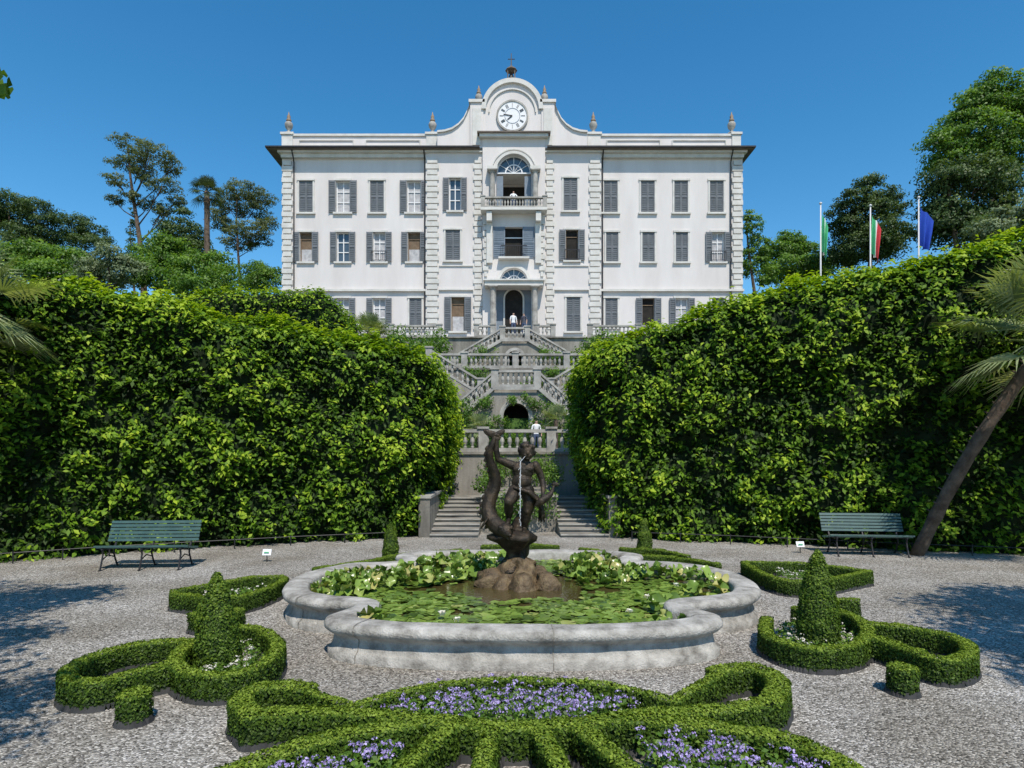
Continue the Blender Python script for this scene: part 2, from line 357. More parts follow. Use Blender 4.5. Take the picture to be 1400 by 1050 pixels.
for i in range(11):
    a=i*.7; r_=.36+.1*((i*7)%3)/2; rocky('rock_lump',(SX+r_*math.cos(a),SY+r_*math.sin(a),.2+.04*(i%3)),[(.2,-.05),(.2,.05),(.17,.12),(.1,.19),(.01,.21)],'rock',.14,FS,20)
jt=MB()
for i in range(60):
    f=i/59; z=ZF+1.15-1.0*f; jt.lathe((SX+.02+R.normal(0,.010),SY-.30-.08*f+R.normal(0,.01),z),[(.002,-.010),(.006,0),(.002,.011)],'jet',5)
jt.tube([(SX+.1,SY-.2,ZF+1.18),(SX+.03,SY-.3,ZF+1.1),(SX+.02,SY-.36,ZF+.3)],[.003,.004,.005],'jet',5)
jt.obj('water_jet',FS)

# ---------------------------------------------------------------- ground
def lerp(x,xs,ys): return np.interp(x,xs,ys)
def hgt(x,y):
    s=lerp(y,[18,24,32,40,46,54,66,100,200,600],[0,1.6,4.6,7.6,9.6,9.9,10.5,16,45,150])
    c=lerp(y,[22.5,23.8,24,30.9,31.1,36.9,37.1,42.9,43.1,46,54,66,100,200,600],[-.02,-.02,2,2,4,4,6.5,6.5,8,9.6,9.9,10.5,16,45,150])
    w=np.clip((np.abs(x)-5)/3,0,1)
    h=c*(1-w)+s*w
    h=h+np.clip((np.abs(x)-22)/14,0,1)*np.clip((y-30)/25,0,1)*4
    return np.where(y<18,0,h)
xs=np.concatenate([[-900,-500,-250,-150,-100,-70],np.arange(-50,-12,3),np.arange(-12,12.1,1),np.arange(15,51,3),[70,100,150,250,500,900]])
ys=np.concatenate([[-600,-200,-60,-20,0,8,14,17,18],np.arange(19,56,.95),np.arange(58,110,5),[130,160,200,300,450,700,1000]])
X,Y=np.meshgrid(xs,ys); Z=hgt(X,Y); nx=len(xs)
mb=MB(); mb.add(np.stack([X,Y,Z],-1).reshape(-1,3),[(j*nx+i,j*nx+i+1,(j+1)*nx+i+1,(j+1)*nx+i) for j in range(len(ys)-1) for i in range(nx-1)],'gravel'); mb.obj('ground')

# ---------------------------------------------------------------- tall hedges
def tall_hedge(name,front,zt,lean,thick,n_leaf,size=.14,mat='laurel',zb=0,bul=.32):
    e=empty(name)
    P=np.array(front,float); L0=np.r_[0,np.cumsum(np.linalg.norm(np.diff(P,axis=0),axis=1))]
    def at(s): return np.interp(s,L0,P[:,0]),np.interp(s,L0,P[:,1])
    zt=np.array(zt,float); lean=np.array(lean,float)
    def surf(s,t):
        x,y=at(s); x2,y2=at(s+.4); x1,y1=at(s-.4)
        tx,ty=x2-x1,y2-y1; l=np.hypot(tx,ty)+1e-9; nx_,ny_=ty/l,-tx/l
        z=np.interp(s,L0,zt); ln=np.interp(s,L0,lean)
        tt=np.clip(t,0,1)
        inn=np.where(t>1,(t-1)/.6*thick,0)
        round_=np.clip((tt-.9)/.1,0,1)
        zz=zb+(z-zb)*tt - np.clip(1-inn/.6,0,1)*round_**2*.22
        offn=-inn-round_**2*.2*(t<=1)-(t>1)*.2+ .15*np.sin(np.clip(tt,0,1)*np.pi)
        xx=x+nx_*offn+ln*tt**.8; yy=y+ny_*offn
        fn=np.stack([nx_*(t<=1)+0*nx_,ny_*(t<=1),(t>1)*1.+round_*.8],-1)
        return np.stack([xx,yy,zz],-1),fn
    def disp(p,fn):
        d=np.array([nz(q,.8,3)*bul+nz(q,2.0,9)*bul*.7+nz(q,5,1)*bul*.4 for q in p])
        return p+nrm(fn)*d[:,None],d
    ns=int(L0[-1]/.2); S_,T_=np.meshgrid(np.linspace(0,L0[-1],ns),np.linspace(0,1.6,44))
    p,fn=surf(S_.ravel(),T_.ravel()); p,_=disp(p-nrm(fn)*.2,fn)
    fs=[(j*ns+i,j*ns+i+1,(j+1)*ns+i+1,(j+1)*ns+i) for j in range(43) for i in range(ns-1)]
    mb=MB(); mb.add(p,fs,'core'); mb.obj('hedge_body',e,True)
    s=R.uniform(0,L0[-1],n_leaf); t=R.uniform(0,1.35,n_leaf)
    p,fn=surf(s,t); hole=np.array([nz(q,3.0,21)+.5*nz(q,7,2) for q in p]); p,d=disp(p,fn); fn=nrm(fn)
    dep=R.uniform(-.22,.10,n_leaf)+ (R.random(n_leaf)<.07)*R.uniform(0,.24,n_leaf)
    p=p+fn*dep[:,None]
    k=(p[:,2]>zb-.02)&((hole>-.24)|(R.random(n_leaf)<.3))
    nn=fn*.7+np.array([0,-.1,.85])
    tint=.40+d*1.1+dep*1.7+hole*.5+R.normal(0,.18,n_leaf)+.2*(t>.9)-.3*np.clip(.4-t,0,1)  # lit top and shaded base, depths and hollows painted into leaf colour
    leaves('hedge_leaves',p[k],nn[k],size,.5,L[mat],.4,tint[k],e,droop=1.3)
    return e
tall_hedge('laurel_hedge',[(-15.5,10.5),(-10.5,13.1),(-9,14.2),(-5.5,15.8),(-3.3,16.6),(-2.65,17.2),(-2.5,18.5),(-2.5,23)],
   [6.45,6.15,6.0,5.55,5.3,5.05,4.75,4.55],[0,0,0,0,.15,.4,.5,.4],2.2,84000)
tall_hedge('laurel_hedge',[(2.8,23),(2.7,18.7),(2.7,17.3),(3.25,16.7),(5.5,16),(9.2,14.6),(11.3,14),(16,12.2)],
   [5.0,5.1,5.2,5.4,6.3,6.85,7.15,7.6],[-.6,-.75,-.6,-.3,0,0,0,0],2.2,92000)
tall_hedge('clipped_hedge',[(-13.8,26.5),(-13.5,26),(-7.8,26),(-7.2,26.6),(-7.2,30)],[8.9,9.15,9.15,8.9,8.7],[0]*5,4,18000,.16,'laurel',1.5,.16)

# ---------------------------------------------------------------- trees
def tree(name,base,clumps,kind,lsize=.3,dens=1.0,trunk=.3,flat=1.0,jit=.7,limbs=True,fine=1.0):
    e=empty(name); mb=MB(); b=np.array(base,float)
    C=np.array([c[0] for c in clumps]); top=C[C[:,2].argmax()]
    tp=[b+(top-b)*f+np.array([math.sin(f*5)*.02*(top[2]-b[2]),0,0]) for f in np.linspace(0,1,7)]
    mb.tube(tp,[trunk*(1.25 if i==0 else 1)*(1-.85*i/6) for i in range(7)],'bark',8)
    if limbs:
        for c,rx,rz in clumps:
            c=np.array(c); hz=max(b[2]+(top[2]-b[2])*.25,c[2]-.9*np.hypot(*(c-top)[:2])-rz*.6)
            f=np.clip((hz-b[2])/(top[2]-b[2]+1e-6),0,.95); a=b+(top-b)*f
            m=(a+c)/2+np.array([0,0,-.08*np.linalg.norm(c-a)])
            mb.tube([a,m,c],[trunk*.32*(1-f*.6),trunk*.2*(1-f*.6),.03],'bark',5)
            for _ in range(3):
                q=c+R.normal(0,.4,3)*[rx,rx,rz]; mb.tube([c*.6+a*.4,(c+q)/2,q],[trunk*.1,trunk*.06,.02],'bark',4)
    mb.obj('trunk',e,True)
    PP=[];NN=[];TT=[]
    for c,rx,rz in clumps:
        c=np.array(c); nsub=int((9+rx*rx*4.5)/fine**2)
        dirs=nrm(R.normal(0,1,(nsub,3))); rad=R.uniform(.25,1.1,nsub)**.6
        sc=c+dirs*rad[:,None]*[rx,rx,rz]
        for q in sc:
            r=(R.uniform(.3,.58)*min(rx,rz*1.6)+.15)*fine
            n=int(dens*52*(r/ (lsize*2.4))**2)+12
            u=nrm(R.normal(0,1,(n,3))); u[:,2]=np.where(R.random(n)<.6,np.abs(u[:,2]),u[:,2])
            rr=R.uniform(.3,1.2,n)**.8
            p=q+u*rr[:,None]*[r,r,r*.62*flat]
            PP.append(p); NN.append(u*.8+nrm((p-c)/[rx,rx,rz])*.5+[0,0,.35])
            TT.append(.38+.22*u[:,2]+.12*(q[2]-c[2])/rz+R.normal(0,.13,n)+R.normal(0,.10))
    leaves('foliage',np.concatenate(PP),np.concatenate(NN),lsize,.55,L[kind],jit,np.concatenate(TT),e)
    return e
def tree_px(name,basepx,d,cl,kind,**k):  # clumps given in image pixels, placed at an estimated distance
    x=(basepx-700)*d/F0; z=float(hgt(np.array(x),np.array(d)))-.3
    cc=[]
    for (px,py,rx,ry) in cl:
        w=rx*d/F0; c=list(S(px,py,d)); c[1]+=R.uniform(-1,1)*w*.7
        s_=c[1]/d; c[0]*=s_; c[2]=H0+(c[2]-H0)*s_
        cc.append((c,w,ry*d/F0))
    return tree(name,(x,d,z),cc,kind,**k)
tree_px('umbrella_pine_tree',196,58,[(180,198,26,9),(206,210,28,10),(168,222,20,9),(234,230,16,11),(158,248,16,8),(222,254,26,9),(198,240,18,8),(204,280,24,7),(241,274,12,7),(154,273,13,6),(178,266,13,6),(192,226,18,8),(222,290,14,6)],'pine',lsize=.17,dens=.42,trunk=.36,fine=.62)
tree_px('pine_tree',322,66,[(328,262,28,10),(357,272,20,10),(312,280,22,9),(346,290,26,10),(308,308,20,9),(338,316,28,9),(364,306,14,10),(298,294,14,8),(326,334,24,8),(352,330,18,7)],'pine',lsize=.18,dens=.5,trunk=.26,fine=.65)
tree_px('pine_tree',30,80,[(14,276,24,11),(48,286,28,12),(8,304,24,14),(58,304,24,11),(32,320,34,12),(-10,290,20,14),(60,326,24,12),(20,338,40,12)],'dark',lsize=.25,dens=.6,trunk=.3,fine=.8)
tree_px('pine_tree',112,85,[(104,303,20,9),(128,316,22,9),(98,322,18,9),(118,334,26,10),(142,330,12,8)],'dark',lsize=.25,dens=.6,trunk=.22,fine=.8)
tree_px('cypress_tree',181,75,[(181,298,4,14),(181,320,6,16),(181,345,7,18),(181,370,8,18)],'dark',lsize=.22,trunk=.2,limbs=False)
tree_px('conifer_tree',245,72,[(250,296,12,14),(232,314,16,14),(260,318,18,16),(245,338,26,16),(225,345,20,18),(270,345,20,16)],'dark',lsize=.26,trunk=.3)
tree_px('broadleaf_tree',215,54,[(220,334,20,14),(203,354,24,16),(240,350,26,16),(215,378,30,18),(185,376,22,14)],'dec',lsize=.25)
tree_px('broadleaf_tree',268,50,[(262,370,28,16),(236,386,28,16),(292,364,24,16),(308,382,24,18),(268,396,36,16)],'dec',lsize=.24)
tree_px('broadleaf_tree',357,57,[(350,372,17,11),(368,374,15,12),(358,388,24,14),(340,388,14,10)],'dec',lsize=.2,dens=1)
tree_px('olive_tree',150,50,[(150,352,20,15),(128,366,24,15),(170,370,22,15),(140,388,36,14)],'olive',lsize=.2)
tree_px('broadleaf_tree',80,60,[(80,356,28,13),(45,350,26,15),(112,360,24,13),(20,360,32,17),(75,380,50,16),(0,350,22,14)],'dec',lsize=.27)
tree_px('oak_tree',1345,46,[(1362,118,26,17),(1338,144,32,20),(1385,146,34,28),(1310,168,28,19),(1288,192,25,19),(1345,184,38,24),(1392,200,32,32),(1300,222,30,22),(1420,160,30,40),(1350,215,30,20)],'dec',lsize=.22,dens=.95,trunk=.4,fine=.85)
tree_px('magnolia_tree',1320,42,[(1300,244,30,24),(1345,244,32,26),(1283,274,26,26),(1330,286,38,30),(1378,262,26,28),(1298,310,38,24),(1360,320,38,22)],'dark',lsize=.23,dens=1.1,trunk=.35,fine=.9)
tree_px('olive_tree',1385,36,[(1385,296,28,15),(1352,314,28,13),(1410,310,26,18)],'olive',lsize=.2,dens=1.2,trunk=.2)
tree_px('cedar_tree',1188,62,[(1186,252,17,10),(1170,270,24,10),(1206,270,24,10),(1158,290,22,11),(1190,290,30,12),(1224,290,18,10),(1160,314,32,14),(1200,316,30,14),(1234,320,18,13),(1180,342,52,17)],'dark',lsize=.24,dens=.9,trunk=.32,fine=.8)
tree_px('broadleaf_tree',1034,64,[(1030,316,13,18),(1040,340,16,20),(1026,362,16,20),(1046,376,18,16),(1024,296,7,9)],'dec',lsize=.25,fine=.8)
tree_px('broadleaf_tree',1085,70,[(1084,330,20,12),(1066,348,22,14),(1104,348,20,14),(1086,370,38,16),(1126,368,20,14)],'dec',lsize=.27,fine=.85)
def wt(name,base,cl,**k): return tree(name,base,[((x,y,z),rx,rz) for x,y,z,rx,rz in cl],'dec',**k)
wt('plane_tree',(-10.5,0.5,0),[(-7.4,5.2,6.4,1.3,.8),(-6.4,5.6,6.2,.8,.5),(-8.8,3.6,6.4,1.5,.9),(-10.5,5,6.8,1.6,.9),(-5.2,3.5,5.7,1.1,.5),(-4.0,2.1,5.2,1.0,.5),(-6.8,1.0,6.0,1.5,.9),(-9.5,1.2,7.4,1.8,1.1),(-12.5,3,7,1.6,1),(-4.2,.8,5.1,1.3,.6),(-3.0,0,5.0,1.2,.5),(-5.8,6.3,6.15,.42,.35),(-6.0,2.6,6.0,1.0,.5)],lsize=.15,dens=1.2,trunk=.25)
wt('plane_tree',(11.5,1.5,0),[(8.0,4.4,6,1.2,.7),(7.0,4.0,5.9,.8,.4),(9.6,5.2,6.4,1.4,.8),(10.5,3,7,1.5,1),(8.9,1.8,6,1.2,.7),(12.5,4,7,1.5,1),(7.2,2.6,5.8,.9,.5)],lsize=.15,dens=1.2,trunk=.25)

def shrubs(name,cl,kind='dec',lsize=.14,dens=.8):
    e=empty(name); PP=[];NN=[];TT=[]
    for (x,y,z,rx,rz) in cl:
        c=np.array([x,y,z])
        for _ in range(int(8+rx*rx*6)):
            u0=nrm(R.normal(0,1,3)); u0[2]=abs(u0[2])
            q=c+u0*R.uniform(.3,1)*np.array([rx,rx,rz]); r=R.uniform(.25,.45)*min(rx,rz)+.1
            n=int(dens*40*(r/(lsize*2.2))**2)+12
            u=nrm(R.normal(0,1,(n,3))); p=q+u*(R.uniform(.4,1.05,n)**.7)[:,None]*r
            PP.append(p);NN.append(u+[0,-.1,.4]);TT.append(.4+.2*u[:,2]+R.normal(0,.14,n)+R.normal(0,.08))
    leaves('shrub_leaves',np.concatenate(PP),np.concatenate(NN),lsize,.5,L[kind],.6,np.concatenate(TT),e)
    return e
shrubs('terrace_shrubs',[(x,R.uniform(40,45),R.uniform(8.2,9.2),1.3,1.2) for x in np.arange(-15,-4.8,1.1)]+[(x,R.uniform(34,38),R.uniform(5.6,7.2),1.3,1.1) for x in np.arange(-13,-5,1.3)],'dec',.2)
shrubs('terrace_shrubs',[(x,R.uniform(40,45),R.uniform(8.2,9.2),1.3,1.2) for x in np.arange(5,14,1.2)],'dec',.2)
shrubs('climbing_ivy',[(-2.3,30.5,3.6,.9,1.2),(-1.2,30.6,3.0,.7,1.2),(-1.3,30.6,4.5,.6,.5),(2.0,30.5,3.5,.8,1.2),(2.9,30.5,3.0,.8,1.1),(-3.3,30.5,2.9,.8,.9),(.25,30.6,4.8,.9,.35),(1.3,30.65,4.5,.45,.6),(1.2,30.6,3,.6,.9),(.2,30.8,2.9,.6,.5),(-.5,30.7,3.6,.35,.7)],'dec',.12)
shrubs('climbing_ivy',[(-1.9,42.2,8.6,1.1,.7),(2.3,42.2,8.6,1.1,.7),(-3,42,8.3,.8,.6),(3.3,42,8.3,.8,.6)],'dec',.15)
shrubs('climbing_ivy',[(-2,36.4,6.7,.9,.6),(2.4,36.4,6.7,.9,.6),(1.5,36.5,6.1,.8,.6),(-1.4,36.5,6.1,.8,.6),(.2,36.5,5.9,.8,.4)],'dec',.14)
shrubs('fountain_ivy',[(.15,17.9,.8,.75,.35),(-.5,18.1,.45,.5,.7),(.9,18.1,.45,.5,.8),(.2,18.0,.4,.6,.5),(-.75,19.5,1.2,.5,.6),(1.1,19.5,1.3,.5,.7),(-.7,23.6,1.7,.5,.7),(1.1,23.6,1.6,.6,.7),(.2,23.6,1.5,.6,.5),(-.6,21,1.2,.5,.6),(1,21.5,1.3,.5,.7)],'dec',.09,.7)

# ---------------------------------------------------------------- palms
def palm(name,base,top,tr,nf,flen,kind,droop=.5,blades=18,bw=.03):
    e=empty(name); mb=MB(); b=Vector(base);t=Vector(top); n=14
    pts=[];rad=[]
    for i in range(n+1):
        f=i/n; p=b.lerp(t,f); p.x-= .12*math.sin(f*math.pi)*(t-b).length*.3*(1 if t.x>b.x else 0); pts.append(p); rad.append(tr*(1.2-.15*f+.08*math.sin(i*2.6)))
    mb.tube(pts,rad,'bark',9)
    for i in range(60):
        f=.2+.8*i/60; k_=min(int(f*n),n-1); p=pts[k_].lerp(pts[k_+1],f*n-k_); a=i*2.4
        mb.tube([p,p+Vector((math.cos(a)*tr*1.5,math.sin(a)*tr*1.5,tr*.9))],[tr*.35,tr*.1],'bark',4)
    mb.obj('trunk',e,True)
    P=MB()
    for i in range(nf):
        az=i*2.399+R.uniform(-.2,.2); el=R.uniform(-.7,1.3) if i>3 else 1.2
        d=Vector((math.cos(az)*math.cos(el),math.sin(az)*math.cos(el),math.sin(el)))
        pl=flen*R.uniform(.5,.62); hub=t+d*pl+Vector((0,0,-.12*pl))
        P.tube([t,t+d*pl*.5+Vector((0,0,.02)),hub],[.022,.016,.012],kind,4)
        side=d.cross(Vector((0,0,1))); side=side.normalized() if side.length>.05 else Vector((1,0,0)); up=side.cross(d).normalized()
        for k in range(blades):
            a=(k/(blades-1)-.5)*2*math.radians(125); bd=(d*math.cos(a)+side*math.sin(a)+up*.12).normalized()
            bl=flen*.55*(1-.25*abs(a)/2.2)*R.uniform(.9,1.05)
            nn=bd.cross(up).normalized()*bw*flen
            m=hub+bd*bl*.6; tip=hub+bd*bl+Vector((0,0,-droop*bl*R.uniform(.3,.7)))
            P.add([hub-nn*.3,hub+nn*.3,m+nn*.7,m-nn*.7],[(0,1,2,3)],kind); P.add([m-nn*.7,m+nn*.7,tip],[(0,1,2)],kind)
    ob=P.obj('fronds',e)
    at=ob.data.attributes.new('tint','FLOAT','FACE'); nfc=len(ob.data.polygons)
    tn=np.repeat(R.uniform(.15,1,nfc//18+2),18)[:nfc]*.7+R.uniform(0,.3,nfc); at.data.foreach_set('value',tn.astype(np.float32))
    return e
palm('fan_palm_tree',(8.95,14.0,-.05),(10.5,12.3,4.55),.115,36,1.9,'palm',blades=30,bw=.018,droop=.4)
palm('fan_palm_tree',(-11.3,12.2,-.05),(-10.5,12.2,5.15),.16,34,1.6,'palm',blades=26,bw=.018,droop=.4)
x_,y_,z_=S(283,262,52); palm('fan_palm_tree',(x_,y_,float(hgt(np.array(x_),np.array(y_)))),(x_,y_,z_),.2,34,1.5,'palmd',.7)
x_,y_,z_=S(505,446,40); palm('fan_palm_tree',(x_,y_,5),(x_,y_,z_-.4),.16,26,1.5,'palm',.5)
x_,y_,z_=S(655,575,28.5); palm('fan_palm_tree',(x_,y_,2.2),(x_,y_,z_-.3),.08,16,.8,'palm',.5)
x_,y_,z_=S(760,565,28.5); palm('fan_palm_tree',(x_,y_,2.2),(x_,y_,z_-.3),.08,16,.9,'palm',.5)

# ---------------------------------------------------------------- villa
V=empty('villa')
def facade(mb,x0,x1,z0,z1,y,ops,k='plaster',dep=.3):
    xs=sorted(set([x0,x1]+[o[0] for o in ops]+[o[1] for o in ops])); zs=sorted(set([z0,z1]+[o[2] for o in ops]+[o[3] for o in ops]))
    for i in range(len(xs)-1):
        for j in range(len(zs)-1):
            cx=(xs[i]+xs[i+1])/2; cz=(zs[j]+zs[j+1])/2
            if any(o[0]<cx<o[1] and o[2]<cz<o[3] for o in ops): continue
            mb.add([(xs[i],y,zs[j]),(xs[i+1],y,zs[j]),(xs[i+1],y,zs[j+1]),(xs[i],y,zs[j+1])],[(0,1,2,3)],k)
    for a,b,c,d in ops:
        q=[(a,c),(b,c),(b,d),(a,d)]
        for i in range(4):
            p,r=q[i],q[(i+1)%4]; mb.add([(p[0],y,p[1]),(p[0],y+dep,p[1]),(r[0],y+dep,r[1]),(r[0],y,r[1])],[(0,1,2,3)],k)
walls=MB(); tr=MB(); win=MB(); sh=MB()
def shutter(x0,x1,z0,z1,y,k='shutter'):
    sh.box(x0,x1,y-.05,y,z0,z1,k)
    n=int((z1-z0)/.17)
    fr=.07
    for i in range(n):
        z=z0+.08+(z1-z0-.16)*i/n
        sh.add([(x0+fr,y-.052,z),(x1-fr,y-.052,z),(x1-fr,y-.085,z+.07),(x0+fr,y-.085,z+.07)],[(0,1,2,3)],k)
    sh.box(x0,x0+fr,y-.095,y-.051,z0,z1,k); sh.box(x1-fr,x1,y-.095,y-.051,z0,z1,k)
    sh.box(x0+fr,x1-fr,y-.094,y-.051,(z0+z1)/2-.05,(z0+z1)/2+.05,k)
def window(cx,w,p0,p1,y,mode,ops,sk='shutter',rail=False):
    a,b,c,d=BX(cx-w/2),BX(cx+w/2),BZ(p1),BZ(p0); ops.append((a,b,c,d))
    t=.13
    tr.box(a-t,a,y-.07,y+.02,c,d,'trim'); tr.box(b,b+t,y-.07,y+.02,c,d,'trim'); tr.box(a-t-.05,b+t+.05,y-.12,y+.02,d,d+.16,'trim'); tr.box(a-t-.1,b+t+.1,y-.2,y+.02,c-.15,c,'trim')
    m=(a+b)/2
    if mode=='c':
        shutter(a+.01,m-.01,c+.01,d-.01,y+.08,sk); shutter(m+.01,b-.01,c+.01,d-.01,y+.08,sk)
        win.add([(a,y+.29,c),(b,y+.29,c),(b,y+.29,d),(a,y+.29,d)],[(0,1,2,3)],'dark')
    else:
        sw=(b-a)*.5
        shutter(a-sw-.02,a-.02,c+.01,d-.01,y-.08,sk); shutter(b+.02,b+sw+.02,c+.01,d-.01,y-.08,sk)
        k={'o':'dark','g':'glass','w':'curtain','b':'wood'}[mode]
        win.add([(a,y+.27,c),(b,y+.27,c),(b,y+.27,d),(a,y+.27,d)],[(0,1,2,3)],k)
        if mode in 'gw':
            for xx in (a,m-.04,b-.08): win.box(xx,xx+.08,y+.2,y+.26,c,d,'white')
            for f in (0,.33,.66,.97): z=c+(d-c)*f; win.box(a+.08,b-.08,y+.205,y+.255,z,z+.07,'white')
        else:
            for xx in (a,b-.07): win.box(xx,xx+.07,y+.2,y+.26,c,d,'wood')
            win.box(a+.07,b-.07,y+.205,y+.255,d-.6,d-.53,'wood'); win.box(a+.07,b-.07,y+.262,y+.268,c,c+(d-c)*.45 if mode=='b' else c+.1,'curtain')
    if rail:
        win.box(a-.1,b+.1,y-.26,y-.22,c+.85,c+.9,'iron'); win.box(a-.1,b+.1,y-.26,y-.22,c+.08,c+.12,'iron')
        for i in range(9): xx=a-.1+(b-a+.2)*i/8; win.box(xx-.012,xx+.012,y-.255,y-.23,c+.12,c+.85,'iron')
oL,oR,oC=[],[],[]
for cx,m in ((416,'c'),(467,'w'),(514,'c'),(565,'w')): window(cx,19,244,288,YW,m,oL)
for cx,m in ((836,'c'),(887,'c'),(933,'c'),(982,'c')): window(cx,19,244,288,YW,m,oR)
for cx,m in ((416,'b'),(467,'g'),(517,'w'),(565,'b')): window(cx,17,315,356,YW,m,oL,rail=(cx==517))
for cx,m in ((838,'c'),(888,'c'),(934,'c'),(984,'w')): window(cx,17,315,356,YW,m,oR,rail=(cx==984))
for cx,m in ((416,'w'),(467,'w'),(517,'w'),(567,'c')): window(cx,17,406,446,YW,m,oL)
for cx,m in ((837,'c'),(888,'o'),(934,'w'),(984,'c')): window(cx,17,406,446,YW,m,oR)
window(622,16,243,288,YC,'g',oC); window(780,19,243,288,YC,'c',oC)
window(619,20,314,356,YC,'c',oC); window(782,17,314,356,YC,'o',oC,rail=True)
window(626,18,406,453,YC,'b',oC); window(784,19,406,453,YC,'c',oC)
zb=9.3; ze=BZ(204)
facade(walls,BX(383),BX(582),zb,ze,YW,oL); facade(walls,BX(822),BX(1018),zb,ze,YW,oR)
facade(walls,BX(582),BX(660),zb,ze,YC,[o for o in oC if o[1]<BX(660)]); facade(walls,BX(745),BX(822),zb,ze,YC,[o for o in oC if o[0]>BX(745)])
for x in (582,822): walls.add([(BX(x),YC,zb),(BX(x),YW,zb),(BX(x),YW,ze),(BX(x),YC,ze)],[(0,1,2,3)],'plaster')
yb=YW+17
for x in (383,1018): walls.add([(BX(x),YW,zb),(BX(x),yb,zb),(BX(x),yb,ze),(BX(x),YW,ze)],[(0,1,2,3)],'plaster')
walls.add([(BX(383),yb,zb),(BX(1018),yb,zb),(BX(1018),yb,ze),(BX(383),yb,ze)],[(0,1,2,3)],'plaster')
cxm=702.5
def arch_sp(mb,cx,r,zs,y,k,dep=.3,n=16):
    pts=[(cx+r*math.cos(math.pi*i/n),zs+r*math.sin(math.pi*i/n)) for i in range(n+1)]
    for i in range(n):
        p,q=pts[i],pts[i+1]; T=zs+r
        mb.add([(p[0],y,p[1]),(q[0],y,q[1]),(q[0],y,T),(p[0],y,T)],[(3,2,1,0)],k)
        mb.add([(p[0],y,p[1]),(q[0],y,q[1]),(q[0],y+dep,q[1]),(p[0],y+dep,p[1])],[(0,1,2,3)],k)
def archring(mb,cx,r0,r1,zs,y0,y1,k,n=20,a0=0,a1=math.pi):
    for i in range(n):
        a=a0+(a1-a0)*i/n;b=a0+(a1-a0)*(i+1)/n
        q=[(cx+r*math.cos(t),zs+r*math.sin(t)) for r,t in ((r0,a),(r1,a),(r1,b),(r0,b))]
        mb.add([(x,y0,z) for x,z in q]+[(x,y1,z) for x,z in q],[(0,1,2,3),(7,6,5,4),(0,4,5,1),(1,5,6,2),(2,6,7,3),(3,7,4,0)],k)
def fan(mb,cx,r,zs,y):
    n=14; pts=[(cx+r*math.cos(math.pi*i/n),zs+r*math.sin(math.pi*i/n)) for i in range(n+1)]
    mb.add([(cx,y,zs)]+[(a,y,b) for a,b in pts],[(0,i+1,i+2) for i in range(n)],'glass')
    for t in (30,60,90,120,150):
        t=math.radians(t); mb.beam((cx,y-.03,zs),(cx+r*math.cos(t),y-.03,zs+r*math.sin(t)),.05,.05,'white')
    archring(mb,cx,r*.45,r*.52,zs,y-.05,y-.01,'white',12); archring(mb,cx,r*.93,r,zs,y-.06,y-.01,'white',16)
    mb.box(cx-r,cx+r,y-.08,y-.01,zs-.06,zs+.04,'white')
c0=BX(cxm); r=24/16
lo=(c0-r,c0+r,BZ(291),BZ(237)+r)
mid=(c0-12/16,c0+12/16,BZ(354),BZ(312))
r2=19/16
por=(c0-24/16,c0+24/16,BZ(480),BZ(396)); fanr=(c0-r2,c0+r2,BZ(387),BZ(387)+r2)
facade(walls,BX(660),BX(745),zb,BZ(190),YB,[lo,mid,por,fanr],dep=.5)
for x in (660,745): walls.add([(BX(x),YB,zb),(BX(x),YC+.3,zb),(BX(x),YC+.3,BZ(190)),(BX(x),YB,BZ(190))],[(0,1,2,3)],'plaster')
arch_sp(walls,c0,r,BZ(237),YB,'plaster',.5); arch_sp(walls,c0,r2,BZ(387),YB,'plaster',.4)
archring(tr,c0,r,r+.22,BZ(237),YB-.14,YB+.01,'trim'); archring(tr,c0,r2,r2+.24,BZ(387),YB-.16,YB+.01,'trim')
archring(tr,c0,r+.35,r+.45,BZ(237),YB-.09,YB+.01,'trim')
fan(win,c0,r*.98,BZ(236),YB+.45); fan(win,c0,r2*.98,BZ(386),YB+.3)
walls.box(lo[0]-.2,lo[1]+.2,YB+2.6,YB+2.7,lo[2],lo[3],'plaster')
walls.box(lo[0]-.2,lo[1]+.2,YB+.5,YB+2.6,BZ(291)-.1,BZ(291)-.002,'trim')
win.box(c0-1.0,c0+1.0,YB+2.5,YB+2.58,BZ(289),BZ(241),'dark')
for s_ in (-1,1):
    walls.box(c0+s_*(r+.1)-.1,c0+s_*(r+.1)+.1,YB+.51,YB+2.6,lo[2],lo[3],'plaster')
    sh.box(c0+s_*1.2-.28,c0+s_*1.2+.28,YB+.42,YB+.5,lo[2],BZ(240),'shutterb')
walls.box(lo[0]-.2,lo[1]+.2,YB+.51,YB+2.6,BZ(237),BZ(236.5),'trim')
def column(x,y,z0,z1,rr,k='trim'):
    h=z1-z0
    tr.box(x-rr*1.4,x+rr*1.4,y-rr*1.4,y+rr*1.4,z0,z0+.12,k); tr.box(x-rr*1.45,x+rr*1.45,y-rr*1.45,y+rr*1.45,z1-.1,z1,k)
    tr.lathe((x,y,z0),[(rr*1.3,.12),(rr*1.3,.2),(rr*1.05,.26),(rr,.4),(rr*.86,h-.35),(rr*.95,h-.32),(rr*.88,h-.25),(rr*1.3,h-.1)],k,12)
for s_ in (-1,1):
    column(c0+s_*29/16,YB-.35,BZ(291),BZ(237),.24,'balus'); column(c0+s_*28/16,YB-.8,zb,BZ(396),.27,'balus')
    tr.box(c0+s_*29/16-.44,c0+s_*29/16+.44,YB-.65,YB-.002,BZ(237),BZ(233),'trim')
tr.box(c0-39/16,c0+39/16,YB-1.15,YB-.002,BZ(396),BZ(390),'trim'); tr.box(c0-41/16,c0+41/16,YB-1.3,YB-.001,BZ(390),BZ(388),'trim')
